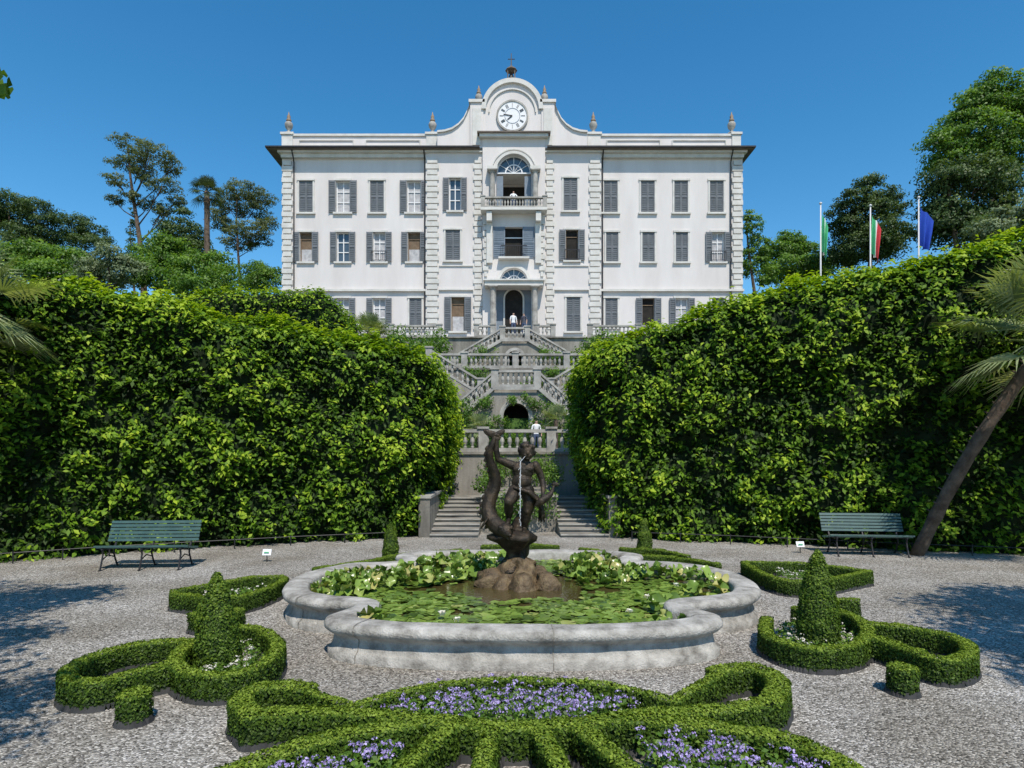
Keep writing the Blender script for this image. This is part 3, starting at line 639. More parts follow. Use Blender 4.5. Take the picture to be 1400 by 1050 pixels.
for s_ in (-1,1):
    xa=c0+s_*(12+8)/16; shutter(xa-.5,xa+.5,mid[2],mid[3],YB-.02,'shutterb')
    tr.box(c0+s_*33/16-.25,c0+s_*33/16+.25,YB-.3,YB-.001,BZ(362),BZ(308),'trim')
    tr.box(c0+s_*33/16-.22,c0+s_*33/16+.22,YB-.85,YB-.001,BZ(308),BZ(296),'trim')
win.add([(mid[0],YB+.45,mid[2]),(mid[1],YB+.45,mid[2]),(mid[1],YB+.45,mid[3]),(mid[0],YB+.45,mid[3])],[(0,1,2,3)],'dark')
win.box(mid[0],mid[1],YB+.3,YB+.36,BZ(326),BZ(324.5),'white')
win.box(c0-1.1,c0+1.1,YB-.5,YB-.46,BZ(340),BZ(339),'iron'); tr.box(c0-1.3,c0+1.3,YB-.55,YB-.002,BZ(357),BZ(354.5),'trim')
for i in range(15): xx=c0-1.1+2.2*i/14; win.box(xx-.015,xx+.015,YB-.5,YB-.46,BZ(354.5),BZ(340),'iron')
win.box(por[0],por[1],YB+.5,YB+.55,por[2],por[3],'shutterb'); 
win.box(c0-.75,c0+.75,YB+.42,YB+.49,por[2],BZ(408),'dark'); archring(win,c0,0,.75,BZ(408),YB+.42,YB+.49,'dark',12)
archring(tr,c0,.76,.9,BZ(408),YB+.36,YB+.495,'trim',14)
for s_ in (-1,1): tr.box(c0+s_*.83-.07,c0+s_*.83+.07,YB+.36,YB+.495,zb,BZ(408),'trim')
tr.box(BX(383)-.05,BX(582),YW-.25,YW-.001,BZ(397),BZ(394),'trim'); tr.box(BX(822),BX(1018)+.05,YW-.25,YW-.001,BZ(397),BZ(394),'trim')
for a,b,y in ((600,647,YC),(758,805,YC)):
    tr.box(BX(a),BX(b),y-.1,y-.001,BZ(364),BZ(362.5),'trim'); tr.box(BX(a),BX(b),y-.16,y-.001,BZ(397),BZ(395),'trim')
def quoin(p0,p1,y,top,bot):
    z=BZ(bot); i=0
    while z<BZ(top)-.3:
        w=0 if i%2 else .12
        tr.box(BX(p0)+w,BX(p1)-w,y-.13,y-.001,z+.03,z+.42,'trim'); z+=.49; i+=1
quoin(383,398,YW,214,490); quoin(1003,1018,YW,214,490)
quoin(582,600,YC,214,490); quoin(805,822,YC,214,490); quoin(647,659.5,YC,214,490); quoin(745.5,758,YC,214,490)
for a in (660.5,737): quoin(a,a+7.5,YB,300,380)
tr_e=MB(); ez=BZ(204)
def eave(p0,p1,y,z):
    tr.box(BX(p0),BX(p1),y-.35,y-.002,z-.62,z-.3,'trim')
    tr.box(BX(p0)-.2*(p0<400),BX(p1)+.2*(p1>1000),y-.6,y-.001,z-.3,z-.12,'trim')
eave(383,660,YW,ez); eave(745,1018,YW,ez)
OV=.95
for p0,p1 in ((366,656),(748,1030)):
    tr_e.box(BX(p0),BX(p1),YW-OV,YW+.5,ez-.12,ez+.0,'soffit')
    tr_e.add([(BX(p0),YW-OV-.05,ez),(BX(p1),YW-OV-.05,ez),(BX(p1),YW+.1,ez+.28),(BX(p0),YW+.1,ez+.28)],[(0,1,2,3)],'roof')
    tr_e.box(BX(p0),BX(p1),YW-OV-.12,YW-OV-.001,ez-.1,ez+.03,'iron')
for xa,xb in ((366,383),(1018,1030)):
    tr_e.box(BX(xa),BX(xb),YW+.5,yb+1,ez-.12,ez,'soffit')
tr.box(BX(656),BX(749),YB-.45,YB+1,BZ(192),BZ(188),'trim'); tr_e.box(BX(653),BX(752),YB-.6,YB+1.2,BZ(188),BZ(186),'soffit')
walls.add([(BX(366),YW+.2,ez+.02),(BX(1030),YW+.2,ez+.02),(BX(980),YW+8,ez+1.1),(BX(420),YW+8,ez+1.1),(BX(366),yb+1,ez+.02),(BX(1030),yb+1,ez+.02)],[(0,1,2,3),(3,2,5,4),(0,3,4),(1,5,2)],'roof')
PY=YW-.02
def par(p0,p1):
    tr.box(BX(p0),BX(p1),PY,PY+.5,ez+.2,BZ(183),'plaster'); tr.box(BX(p0)-.05,BX(p1)+.05,PY-.12,PY+.6,BZ(183),BZ(180),'trim')
    n=max(1,int((p1-p0)/90)); w=(p1-p0)/n
    for i in range(n):
        a=BX(p0+w*i+8); b=BX(p0+w*(i+1)-8); zl,zh=BZ(197),BZ(188)
        tr.box(a,b,PY-.1,PY-.001,zl,zl+.08,'trim'); tr.box(a,b,PY-.1,PY-.001,zh-.08,zh,'trim')
        tr.box(a,a+.08,PY-.1,PY-.001,zl+.08,zh-.08,'trim'); tr.box(b-.08,b,PY-.1,PY-.001,zl+.08,zh-.08,'trim')
par(398,582); par(822,1003)
for a,b in ((383,398),(582,598),(804,822),(1003,1015)):
    tr.box(BX(a),BX(b),PY-.1,PY+.62,ez+.2,BZ(181),'trim'); tr.box(BX(a)-.1,BX(b)+.1,PY-.2,PY+.7,BZ(181),BZ(178),'trim')
PG=YC-.1
def mirror(pts): return [(1401-x,y) for x,y in pts][::-1]
cur=[(598,205),(598,181),(608,180),(618,177),(627,171),(634,163),(639,153),(643,143),(643,205)]
for P_ in (cur,mirror(cur)): tr.prism([(BX(x),BZ(y)) for x,y in P_],PG,PG+.5,'plaster')
for P_ in (cur[1:8],mirror(cur[1:8])):
    for i in range(len(P_)-1):
        a,b=P_[i],P_[i+1]; tr.beam((BX(a[0]),PG+.2,BZ(a[1])),(BX(b[0]),PG+.2,BZ(b[1])),.75,.16,'trim')
for a,b in ((643,661),(740,758)):
    tr.box(BX(a),BX(b),PG-.15,PG+.55,ez-.0,BZ(142),'plaster'); tr.box(BX(a)-.12,BX(b)+.12,PG-.28,PG+.68,BZ(142),BZ(138),'trim')
    tr.box(BX(a)+.2,BX(b)-.2,PG-.21,PG-.151,BZ(200),BZ(150),'trim')
gc=BX(700.5)
pts=[(BX(661),BZ(205)),(BX(740),BZ(205))]+[(gc+39.5/16*math.cos(math.pi*i/24),BZ(151)+39.5/16*math.sin(math.pi*i/24)) for i in range(25)]
tr.prism(pts,PG-.05,PG+.5,'plaster')
archring(tr,gc,36/16,42/16,BZ(151),PG-.28,PG+.6,'trim',28); archring(tr,gc,31/16,32.5/16,BZ(155),PG-.18,PG-.04,'trim',28)
cl=MB(); zc=BZ(160)
cl.prism([(gc+1.27*math.cos(2*math.pi*i/40),zc+1.27*math.sin(2*math.pi*i/40)) for i in range(40)],PG-.16,PG-.06,'white')
archring(cl,gc,1.22,1.36,zc,PG-.22,PG-.05,'balus',40,0,2*math.pi); archring(cl,gc,.62,.66,zc,PG-.18,PG-.15,'shutterb',32,0,2*math.pi)
for i in range(12):
    a=math.radians(30*i); d_=Vector((math.sin(a),0,math.cos(a))); c_=Vector((gc,PG-.175,zc)); 
    for off in ((0,),(-.045,.045),(-.08,0,.08))[i%3]:
        sd=Vector((d_.z,0,-d_.x))*off; cl.beam(c_+d_*.74+sd,c_+d_*1.08+sd,.02,.045,'iron')
c_=Vector((gc,PG-.2,zc))
cl.beam(c_,c_+Vector((-.42,0,-.32)),.03,.09,'iron'); cl.beam(c_,c_+Vector((-.75,0,.12)),.03,.06,'iron')
cl.obj('clock_face',V)
fi=MB()
def finial(px,py,s=1):
    fi.lathe((BX(px),PY+.25,BZ(py)),[(.32*s,0),(.32*s,.12*s),(.14*s,.2*s),(.12*s,.32*s),(.3*s,.55*s),(.36*s,.8*s),(.3*s,.98*s),(.16*s,1.08*s)],'balus',10)
    fi.lathe((BX(px),PY+.25,BZ(py)+1.08*s),[(.2*s,0),(.24*s,.12*s),(.12*s,.3*s),(.17*s,.42*s),(.07*s,.62*s),(.02*s,.85*s)],'brass',8)
for px in (391,590,812.5,1004): finial(px,178)
for px in (654,745): finial(px,138,.9)
fi.obj('finials',V,True)
bl=MB(); g0=(BX(699),PG+.25,BZ(110))
bl.box(g0[0]-.45,g0[0]+.45,g0[1]-.35,g0[1]+.35,g0[2]-.1,g0[2]+.12,'trim')
for a in (-.3,.3):
    for b in (-.25,.25): bl.box(g0[0]+a-.05,g0[0]+a+.05,g0[1]+b-.05,g0[1]+b+.05,g0[2]+.12,g0[2]+.95,'soffit')
bl.lathe((g0[0],g0[1],g0[2]+.25),[(.26,0),(.22,.1),(.16,.35),(.05,.48)],'iron',10)
bl.lathe((g0[0],g0[1],g0[2]+.95),[(.52,0),(.5,.06),(.2,.3),(.05,.45),(.03,1.5)],'soffit',8)
bl.beam((g0[0]-.3,g0[1],g0[2]+1.95),(g0[0]+.3,g0[1],g0[2]+1.95),.05,.05,'iron')
bl.obj('bell_turret',V)
dp=MB()
for px,y in ((400,YW-.14),(580,YW-.14),(824.5,YW-.14),(1001,YW-.14)):
    dp.tube([(BX(px),YW-.7,ez-.15),(BX(px),YW-.2,ez-.8),(BX(px),y,ez-1),(BX(px),y,BZ(470))],[.055]*4,'iron',6)
dp.obj('drainpipes',V)
ch=MB(); ch.box(BX(512),BX(517),YW+6,YW+7,ez+.5,BZ(170)+1.6,'trim'); ch.obj('chimney',V)
walls.obj('walls',V); tr.obj('trim',V); win.obj('windows',V); sh.obj('shutters',V); tr_e.obj('eaves',V)

# ---------------------------------------------------------------- balustrades & stairs
BPROF=[(.05,.0),(.055,.05),(.035,.09),(.045,.14),(.075,.26),(.07,.34),(.035,.5),(.045,.55),(.055,.6)]
PIERS=set()
def balustrade(mb,p0,p1,h=.85,sp=.26,w=.26,k='balus'):
    a=Vector(p0);b=Vector(p1);L_=Vector((b.x-a.x,b.y-a.y,0)).length; n=max(2,int(L_/sp))
    up=Vector((0,0,1))
    mb.beam(a+up*.07,b+up*.07,w,.14,k); mb.beam(a+up*(h-.06),b+up*(h-.06),w+.06,.12,k)
    s_=(h-.26)/.6
    for i in range(n):
        f=(i+.5)/n; p=a.lerp(b,f); mb.lathe((p.x,p.y,p.z+.13),[(r_*1.15,z*s_) for r_,z in BPROF],k,7)
    for p in (a,b):
        key=(round(p.x,1),round(p.y,1),round(p.z,1))
        if key in PIERS: continue
        PIERS.add(key)
        mb.box(p.x-.17,p.x+.17,p.y-.17,p.y+.17,p.z-.03,p.z+h+.02,k); mb.box(p.x-.22,p.x+.22,p.y-.22,p.y+.22,p.z+h+.02,p.z+h+.1,k)
XC=.2
st=MB(); N1=9
for s_ in (-1,1):
    a,b=sorted((XC+s_*1.1,XC+s_*2.4))
    for i in range(N1):
        st.box(a,b,16.9+.4*i,17.2+.4*(N1+1),.095*i if i else -.05,.095*(i+1),'wall')
        st.box(a+.002,b-.002,16.86+.4*i,16.9+.4*i-.001,.095*(i+1)-.035,.095*(i+1)-.002,'balus')
    xo=XC+s_*2.4; a,b=sorted((xo,xo+s_*.3))
    st.box(a,b,16.9,24,-.05,1.05,'wall'); st.box(a-.04,b+.04,16.86,24,1.05,1.12,'balus')
st.box(XC-1.1,XC+1.1,18.3,23.99,-.05,.99,'wall'); st.box(XC-1.13,XC+1.13,18.25,18.5,.99,1.07,'balus')
st.box(-6,6.4,24,24.5,.5,2.22,'wall'); st.box(-6,6.4,23.92,31,2.22,2.32,'wall')
st.obj('garden_stairs')
b1=MB()
balustrade(b1,(XC-4.6,24.15,2.32),(XC-1.3,24.15,2.32)); balustrade(b1,(XC-1.3,24.15,2.32),(XC+1.3,24.15,2.32)); balustrade(b1,(XC+1.3,24.15,2.32),(XC+4.6,24.15,2.32))
b1.obj('stone_balustrade')
def double_ramp(name,y,hf,ht,zl,zh,aw,azs,zfl,dep):
    mb=MB()
    for s_ in (-1,1):
        p=[(XC+s_*aw,zfl),(XC+s_*aw,zh),(XC+s_*hf,zh),(XC+s_*ht,zl),(XC+s_*ht,zfl)]
        if s_>0: p=p[::-1]
        mb.prism(p,y,y+dep,'wall')
        mb.beam((XC+s_*hf,y-.05,zh-.05),(XC+s_*ht,y-.05,zl-.05),.22,.14,'balus')
        balustrade(mb,(XC+s_*hf,y+.1,zh),(XC+s_*ht,y+.1,zl))
        balustrade(mb,(XC+s_*hf,y+dep-.1,zh),(XC+s_*ht,y+dep-.1,zl))
        mb.box(XC+s_*(aw+.12)-.12,XC+s_*(aw+.12)+.12,y-.1,y-.001,zfl,azs,'balus')
    arch_sp(mb,XC,aw,azs,y,'wall',dep*.7); mb.box(XC-aw,XC+aw,y,y+.4,azs+aw,zh,'wall')
    mb.box(XC-aw,XC+aw,y+.4,y+dep,zh-.15,zh-.001,'wall')
    archring(mb,XC,aw,aw+.2,azs,y-.1,y-.001,'balus',14)
    mb.box(XC-hf-.1,XC+hf+.1,y-.17,y-.16,zh-.14,zh,'balus')
    mb.box(XC-aw,XC+aw,y+dep,y+dep+.1,zfl,zh,'dark')
    balustrade(mb,(XC-hf,y+.1,zh),(XC+hf,y+.1,zh))
    mb.obj(name)
double_ramp('double_staircase',31,1.05,4.7,2.35,5.5,.62,4.1,2.2,1.6)
st=MB()
st.box(-5.2,5.6,37,37.5,4,7.15,'wall'); st.box(-5.2,5.6,36.9,43,7.15,7.26,'wall')
st.box(-5.2,5.6,32.7,36.99,4.6,5.35,'wall')
for s_ in (-1,1):
    p=[(XC+s_*1.9,5.36),(XC+s_*5,5.36),(XC+s_*5,7.2),(XC+s_*4.6,7.2),(XC+s_*1.9,5.45)]
    st.prism(p,34.2,35.6,'wall'); balustrade(st,(XC+s_*4.7,34.3,7.1),(XC+s_*1.9,34.3,5.4))
balustrade(st,(XC-3,37.1,7.26),(XC,37.1,7.26)); balustrade(st,(XC,37.1,7.26),(XC+3,37.1,7.26)); balustrade(st,(XC+3,37.1,7.26),(XC+5.2,37.1,7.26)); balustrade(st,(XC-5.2,37.1,7.26),(XC-3,37.1,7.26))
st.obj('terrace_stairs')
double_ramp('double_staircase',43,.85,4.2,8.05,10.0,.55,8.7,7.0,1.6)
st=MB()
st.box(-22,22,46,46.6,5,10.65,'wall'); st.box(-22,22,45.85,YB+.5,10.65,10.75,'wall')
st.box(XC-1,XC+1,44.62,45.99,9.5,10.64,'wall'); st.box(XC-1.5,XC+1.5,44.65,45.84,10.64,10.74,'balus')
for s_ in (-1,1):
    balustrade(st,(XC+s_*5.5,46.1,10.75),(XC+s_*9,46.1,10.75),sp=.28); balustrade(st,(XC+s_*9,46.1,10.75),(XC+s_*12,46.1,10.75),sp=.28)
    balustrade(st,(XC+s_*1.6,46.1,10.75),(XC+s_*2.8,46.1,10.75),sp=.28)
st.obj('upper_terrace')
bb=MB(); bb.box(BX(658),BX(747),YB-1.0,YB-.003,BZ(294.5),BZ(291),'trim')
balustrade(bb,(BX(661),YB-.8,BZ(291)),(BX(744),YB-.8,BZ(291)),h=.9,sp=.24,k='balus')
bb.obj('balcony',V)

# ---------------------------------------------------------------- pond
PCX,PCY=.13,9.3
Q=[(0,2.8),(0.8,2.77),(1.5,2.66),(2.02,2.48),(2.24,2.22),(2.14,1.92),(1.98,1.66),(2.14,1.46),(2.6,1.40),(3.02,1.12),(3.28,.6),(3.36,0)]
full=[(x,-y) for x,y in Q]+[(x,y) for x,y in Q[::-1][1:]]+[(-x,y) for x,y in Q[1:]]+[(-x,-y) for x,y in Q[::-1][1:-1]]
PP_=np.array(full)
for _ in range(2): PP_=np.stack([PP_*.75+np.roll(PP_,-1,0)*.25,PP_*.25+np.roll(PP_,-1,0)*.75],1).reshape(-1,2)
seg=np.r_[0,np.cumsum(np.linalg.norm(np.diff(np.vstack([PP_,PP_[:1]]),axis=0),axis=1))]
n=320; u_=np.linspace(0,seg[-1],n,endpoint=False); PW=np.vstack([PP_,PP_[:1]])
BASE=np.stack([np.interp(u_,seg,PW[:,0])+PCX,np.interp(u_,seg,PW[:,1])+PCY],-1)
T_=np.roll(BASE,-1,0)-np.roll(BASE,1,0); NB=nrm(np.stack([T_[:,1],-T_[:,0]],-1))
for _ in range(6): NB=nrm(np.roll(NB,1,0)+NB*2+np.roll(NB,-1,0))
if ((NB*(BASE-[PCX,PCY])).sum(1)).mean()<0: NB=-NB
prof=[(0.0,-.02),(0,.09),(-.03,.105),(-.055,.14),(-.075,.22),(-.065,.25),(-.005,.285),(.035,.325),(.04,.365),(.015,.405),(-.04,.42),(-.25,.42),(-.29,.41),(-.31,.38),(-.31,.0)]
mb=MB(); vs=[]
for o,z in prof:
    for i,(x,y) in enumerate(BASE+NB*o):
        j_=.010*noise.noise(Vector((x*4,y*4,z*6))); vs.append((x+NB[i,0]*j_,y+NB[i,1]*j_,z+.012*noise.noise(Vector((x*2,y*2,1)))*(z>.2)))
fs=[(j*n+i,j*n+(i+1)%n,(j+1)*n+(i+1)%n,(j+1)*n+i) for j in range(len(prof)-1) for i in range(n)]
mb.add(vs,fs,'stone'); PO=empty('lily_pond'); mb.obj('stone_rim',PO,True)
jb=MB()
for i in range(0,n,32):
    b0=Vector((*BASE[i],0)); nn=Vector((*NB[i],0)); t=Vector((-nn.y,nn.x,0))*.006
    pr=[(o+(.008 if k<10 else 0),z+(.008 if k>8 else 0)) for k,(o,z) in enumerate(prof[:13])]
    vv=[]
    for o,z in pr: vv+= [b0+nn*o+t+Vector((0,0,z)),b0+nn*o-t+Vector((0,0,z))]
    jb.add(vv,[(2*k,2*k+1,2*k+3,2*k+2) for k in range(len(pr)-1)],'wall')
jb.obj('rim_joints',PO)
mb=MB(); mb.add([(x,y,.24) for x,y in BASE-NB*.29],[tuple(range(n))],'water'); mb.obj('water',PO)
INN=BASE-NB*.35
def inpoly(P,g):
    ins=np.zeros(len(P),bool); j=len(g)-1
    for i in range(len(g)):
        c=((g[i,1]>P[:,1])!=(g[j,1]>P[:,1]))&(P[:,0]<(g[j,0]-g[i,0])*(P[:,1]-g[i,1])/(g[j,1]-g[i,1]+1e-12)+g[i,0]); ins^=c; j=i
    return ins
e=empty('water_lilies'); V_=[];F_=[];TN=[]
C_=R.uniform([-3.4,6.4],[3.7,12.3],(9000,2)); C_=C_[inpoly(C_,INN)]
cnt=0
for x,y in C_:
    if cnt>2900: break
    rr=math.hypot((x-.15)/1.35,(y-9.35)/.95)+.18*nz((x,y,0),1.5)
    if rr<.8 or (rr<1.05 and R.random()<.6): continue
    if nz((x,y,3),2.4,4)<-.3 and R.random()<.7: continue
    s_=R.uniform(.055,.112); up=nz((x,y,5),.9,4)>-.05 and R.random()<.42 and (y>9.0 or abs(x-.1)>1.6)
    z=.255+R.uniform(0,.016)+(R.uniform(.03,.16) if up else 0)
    tilt=R.uniform(.3,1.1) if up else R.uniform(0,.14); az=R.uniform(0,6.28); rot=R.uniform(0,6.28)
    Mx=Matrix.Rotation(tilt,3,Vector((math.cos(az),math.sin(az),0)))
    k=11; o=len(V_); V_.append((x,y,z))
    for i in range(k+1):
        a=rot+.18+(2*math.pi-.36)*i/k; c=Mx@Vector((math.cos(a)*s_,math.sin(a)*s_,(.02+.03*math.sin(3*a+rot))*(3 if up else .5)*.4)); V_.append((x+c.x,y+c.y,max(z+c.z,.252)))
    t0=R.beta(2,2)+(.12 if up else 0)
    for i in range(k): F_.append((o,o+1+i,o+2+i)); TN.append(t0)
    cnt+=1
me=bpy.data.meshes.new('pads'); me.from_pydata(V_,[],F_); me.materials.append(L['lily']); at=me.attributes.new('tint','FLOAT','FACE'); at.data.foreach_set('value',np.clip(TN,0,1).astype(np.float32))
me.polygons.foreach_set('use_smooth',[True]*len(F_))
ob=bpy.data.objects.new('lily_pads',me); bpy.context.collection.objects.link(ob); ob.parent=e
fp=[];fn=[]
for _ in range(16):
    a=R.uniform(0,6.28); r_=R.uniform(1.6,2.2); c=np.array([PCX+r_*math.cos(a)*1.25,PCY+r_*math.sin(a),.33])
    for k in range(12):
        u=np.array([math.cos(k*.52),math.sin(k*.52),.6]); fp.append(c+u*.03); fn.append(u*[-1,-1,1])
leaves('lily_flowers',np.array(fp),np.array(fn),.07,.5,L['whitef'],.1,None,e)

# ---------------------------------------------------------------- parterre
HB=.25
strips=[]
def st_(pts,hw): 
    g=[G(*p) for p in pts]
    if len(g)==1: g=g*2
    for i in range(len(g)-1): strips.append((g[i],g[i+1],hw))
def smooth(pts,k=3):
    P=[np.array(p,float) for p in pts]
    for _ in range(k-1):
        Q=[P[0]]
        for i in range(len(P)-1): Q+= [P[i]*.75+P[i+1]*.25,P[i]*.25+P[i+1]*.75]
        Q.append(P[-1]); P=Q
    return [tuple(p) for p in P]
SP=lambda pts,hw: st_(smooth(pts),hw)
SP([(480,956),(560,932),(640,922),(700,919),(770,922),(840,928),(925,948)],.045)
SP([(345,966),(430,960),(520,966),(610,977),(700,983),(800,977),(890,965),(970,962),(1055,948)],.09)
SP([(345,966),(322,945),(358,926),(420,930)],.09); 
SP([(1055,948),(1070,920),(1028,900),(980,908)],.095); SP([(925,946),(955,928),(985,912)],.05); SP([(480,954),(445,944),(420,934)],.045)
SP([(560,978),(440,996),(305,1045)],.10); SP([(615,984),(560,1025),(510,1085)],.07)
SP([(672,986),(658,1035),(642,1130)],.065); SP([(738,986),(768,1035),(800,1130)],.065); SP([(790,982),(850,1025),(910,1100)],.075)
SP([(855,970),(985,982),(1105,1003),(1200,1065)],.10)
SP([(258,872),(234,892),(256,912),(310,916),(362,900),(387,872),(352,850),(322,850)],.07)
SP([(256,868),(180,872),(98,898),(88,920),(130,925),(190,908),(240,898)],.075)
st_([(183,938)],.13); SP([(264,832),(295,838),(328,828)],.06)
SP([(238,802),(300,792),(345,784)],.06); SP([(238,806),(320,816),(406,783),(345,784)],.06)
SP([(1048,838),(1044,862),(1110,882),(1175,874),(1192,850),(1155,828),(1090,825)],.07)
SP([(1190,846),(1240,850),(1314,864),(1332,885),(1290,898),(1230,874),(1185,862)],.075)
st_([(1234,904)],.13); SP([(1140,814),(1170,814)],.055)
SP([(1018,764),(1100,765),(1188,776)],.06); SP([(1018,766),(1060,788),(1110,791),(1188,776)],.06)
SP([(433,772),(500,764),(545,754),(628,748)],.075); SP([(433,775),(480,776),(560,760)],.06)
SP([(662,743),(710,740),(760,743)],.08); SP([(796,746),(860,755),(920,757),(980,766)],.075); SP([(850,746),(900,747),(940,756)],.06)
A=np.array([s[0] for s in strips]);Bv=np.array([s[1] for s in strips]);HW=np.array([s[2] for s in strips])
def sdf(P):
    out=np.full(len(P),9.0)
    for a,b,h in zip(A,Bv,HW):
        ab=b-a; t=np.clip(((P-a)@ab)/max(ab@ab,1e-9),0,1); q=P-(a+t[:,None]*ab); d=np.sqrt((q*q).sum(1))-h
        np.minimum(out,d,out)
    return out
BH=empty('box_parterre')
gs=.024; xs=np.arange(-6.2,6.2,gs); ys=np.arange(2.7,15.2,gs); X,Y=np.meshgrid(xs,ys); PG2=np.stack([X.ravel(),Y.ravel()],-1); SD=sdf(PG2)
SDG=SD.reshape(len(ys),len(xs)); GY,GX=np.gradient(SDG,gs)
def look(P):
    i=np.clip(((P[:,1]-ys[0])/gs+.5).astype(int),0,len(ys)-1); j=np.clip(((P[:,0]-xs[0])/gs+.5).astype(int),0,len(xs)-1)
    return SDG[i,j],nrm(np.stack([GX[i,j],GY[i,j]],-1))
def shell(target,ztop,mat,name):
    msk=SD<target+gs*.5
    idx=np.full(len(SD),-1); idx[msk]=np.arange(msk.sum()); 
    I=idx.reshape(len(ys),len(xs))
    q=np.stack([I[:-1,:-1],I[:-1,1:],I[1:,1:],I[1:,:-1]],-1).reshape(-1,4); q=q[(q>=0).all(1)]
    P=PG2[msk].copy(); s=SD[msk]; bd=s>target-gs*.8
    _,g=look(P[bd]); P[bd]-=g*(s[bd]-target)[:,None]
    z=np.where(bd,-.01,ztop)
    mb=MB(); mb.add(np.c_[P,z],q.tolist(),mat); mb.obj(name,BH)
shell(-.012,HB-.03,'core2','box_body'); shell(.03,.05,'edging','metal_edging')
def boxleaves(n_try):
    P=np.stack([R.uniform(-6.2,6.2,n_try),R.uniform(2.7,15.2,n_try)],-1)
    s0,_=look(P); P=P[s0<.08]; s=sdf(P); P=P[s<.045]; s=s[s<.045]
    top=s<0; Pt=P[top]; stp=s[top]; bm=np.array([noise.noise(Vector((x*5,y*5,0)))*.02+noise.noise(Vector((x*16,y*16,3)))*.012 for x,y in Pt])
    zt=HB+bm-np.clip(stp+.025,0,1)*.6; _,g=look(Pt); e_=np.clip((stp+.04)/.04,0,1)[:,None]
    Nt=np.c_[g*e_*.8,np.ones(len(Pt))]
    Pt3=np.c_[Pt,zt+R.uniform(-.012,.014,len(Pt))]
    sd=(s>-.055)&(s<.045)
    Ps=np.repeat(P[sd],2,0); ss=np.repeat(s[sd],2); _,g=look(Ps); z=R.uniform(.03,HB,len(Ps))
    o=np.array([noise.noise(Vector((x*6,y*6,zz*8)))*.016 for (x,y),zz in zip(Ps,z)])
    Ps=Ps-g*(ss-o-R.uniform(-.015,.008,len(Ps)))[:,None]
    Ns=np.c_[g,np.full(len(Ps),.3)]
    tint=np.r_[.70+bm*5+R.normal(0,.16,len(Pt)), .05+z/HB*.34+R.normal(0,.13,len(Ps))+o*3]  # tops lightened and sides darkened: light and shade painted into leaf colour
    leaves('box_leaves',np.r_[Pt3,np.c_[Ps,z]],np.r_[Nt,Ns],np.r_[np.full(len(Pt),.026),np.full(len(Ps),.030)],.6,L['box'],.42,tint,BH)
boxleaves(1400000)
def cone(px,py,h,r_):
    x,y=G(px,py,.0); e=empty('topiary_cone'); mb=MB()
    f=lambda t:r_*max(0,1-t**2.6)**.75*(.97+.03*math.cos(t*3))*(1-.12*t)
    mb.lathe((x,y,0),[(f(t)*.92,h*t) for t in np.linspace(0,.97,12)],'core2',16); mb.obj('cone_body',e,True)
    n=int(11000*h*r_/.25); t=R.random(n)*.995; a=R.uniform(0,6.28,n); rr=np.array([f(q) for q in t])
    p=np.stack([x+rr*np.cos(a),y+rr*np.sin(a),h*t],-1); d=np.array([noise.noise(Vector(q)*7)*.03 for q in p])
    nn=np.stack([np.cos(a),np.sin(a),np.full(n,.3)+t**3*1.5],-1); p=p+nn*(d+R.uniform(-.02,.015,n))[:,None]
    leaves('cone_leaves',p,nn,.03,.6,L['box'],.45,.32+d*5+t*.15+R.normal(0,.15,n),e)
cone(297,915,1.0,.225); cone(1118,884,1.12,.235); cone(534,772,.85,.17); cone(881,764,.85,.17)
def flowers(name,polys,n,kind,zz=.16,sep=.02,th=-.05):
    e=empty(name); PP=[]
    for pl in polys:
        g=np.array([G(px,py,.2) for px,py in pl]); lo_,hi_=g.min(0),g.max(0)
        P=R.uniform(lo_,hi_,(int(n*np.prod(hi_-lo_)),2)); P=P[inpoly(P,g)]; PP.append(P[look(P)[0]>sep])
    P=np.concatenate(PP)
    fl=[];fn=[]
    for p in P:
        if nz((p[0],p[1],0),5,2)<th: continue
        c=np.array([p[0],p[1],zz+R.uniform(-.03,.07)])
        for k in range(9):
            u=nrm(R.normal(0,1,3)); u[2]=abs(u[2]); fl.append(c+u*[.024,.024,.013]); fn.append(u)
    leaves('petals',np.array(fl),np.array(fn),.018,.8,L[kind],.3,None,e)
    Q=np.repeat(P,6,0)+R.normal(0,.03,(len(P)*6,2)); Q=Q[look(Q)[0]>.0]
    leaves('flower_leaves',np.c_[Q,R.uniform(.03,zz+.03,len(Q))],np.tile([0,-.2,1.],(len(Q),1)),.045,.6,L['dec'],.6,None,e)
flowers('ageratum_flowers',[[(510,964),(580,940),(700,926),(820,937),(900,956),(800,976),(700,984),(600,977)],
  [(560,998),(470,1012),(330,1060),(430,1110),(530,1080)],[(860,984),(960,994),(1080,1014),(1170,1075),(1040,1120),(910,1070)]],520,'purple',.19,.02,-.2)
flowers('begonia_flowers',[[(250,885),(262,905),(310,908),(355,892),(375,870),(335,858),(270,866)],[(1062,842),(1062,862),(1110,874),(1165,868),(1178,850),(1110,838)],[(260,808),(345,802),(385,790),(300,798)],[(1050,771),(1085,783),(1150,778),(1100,770)]],200,'whitef',.10)

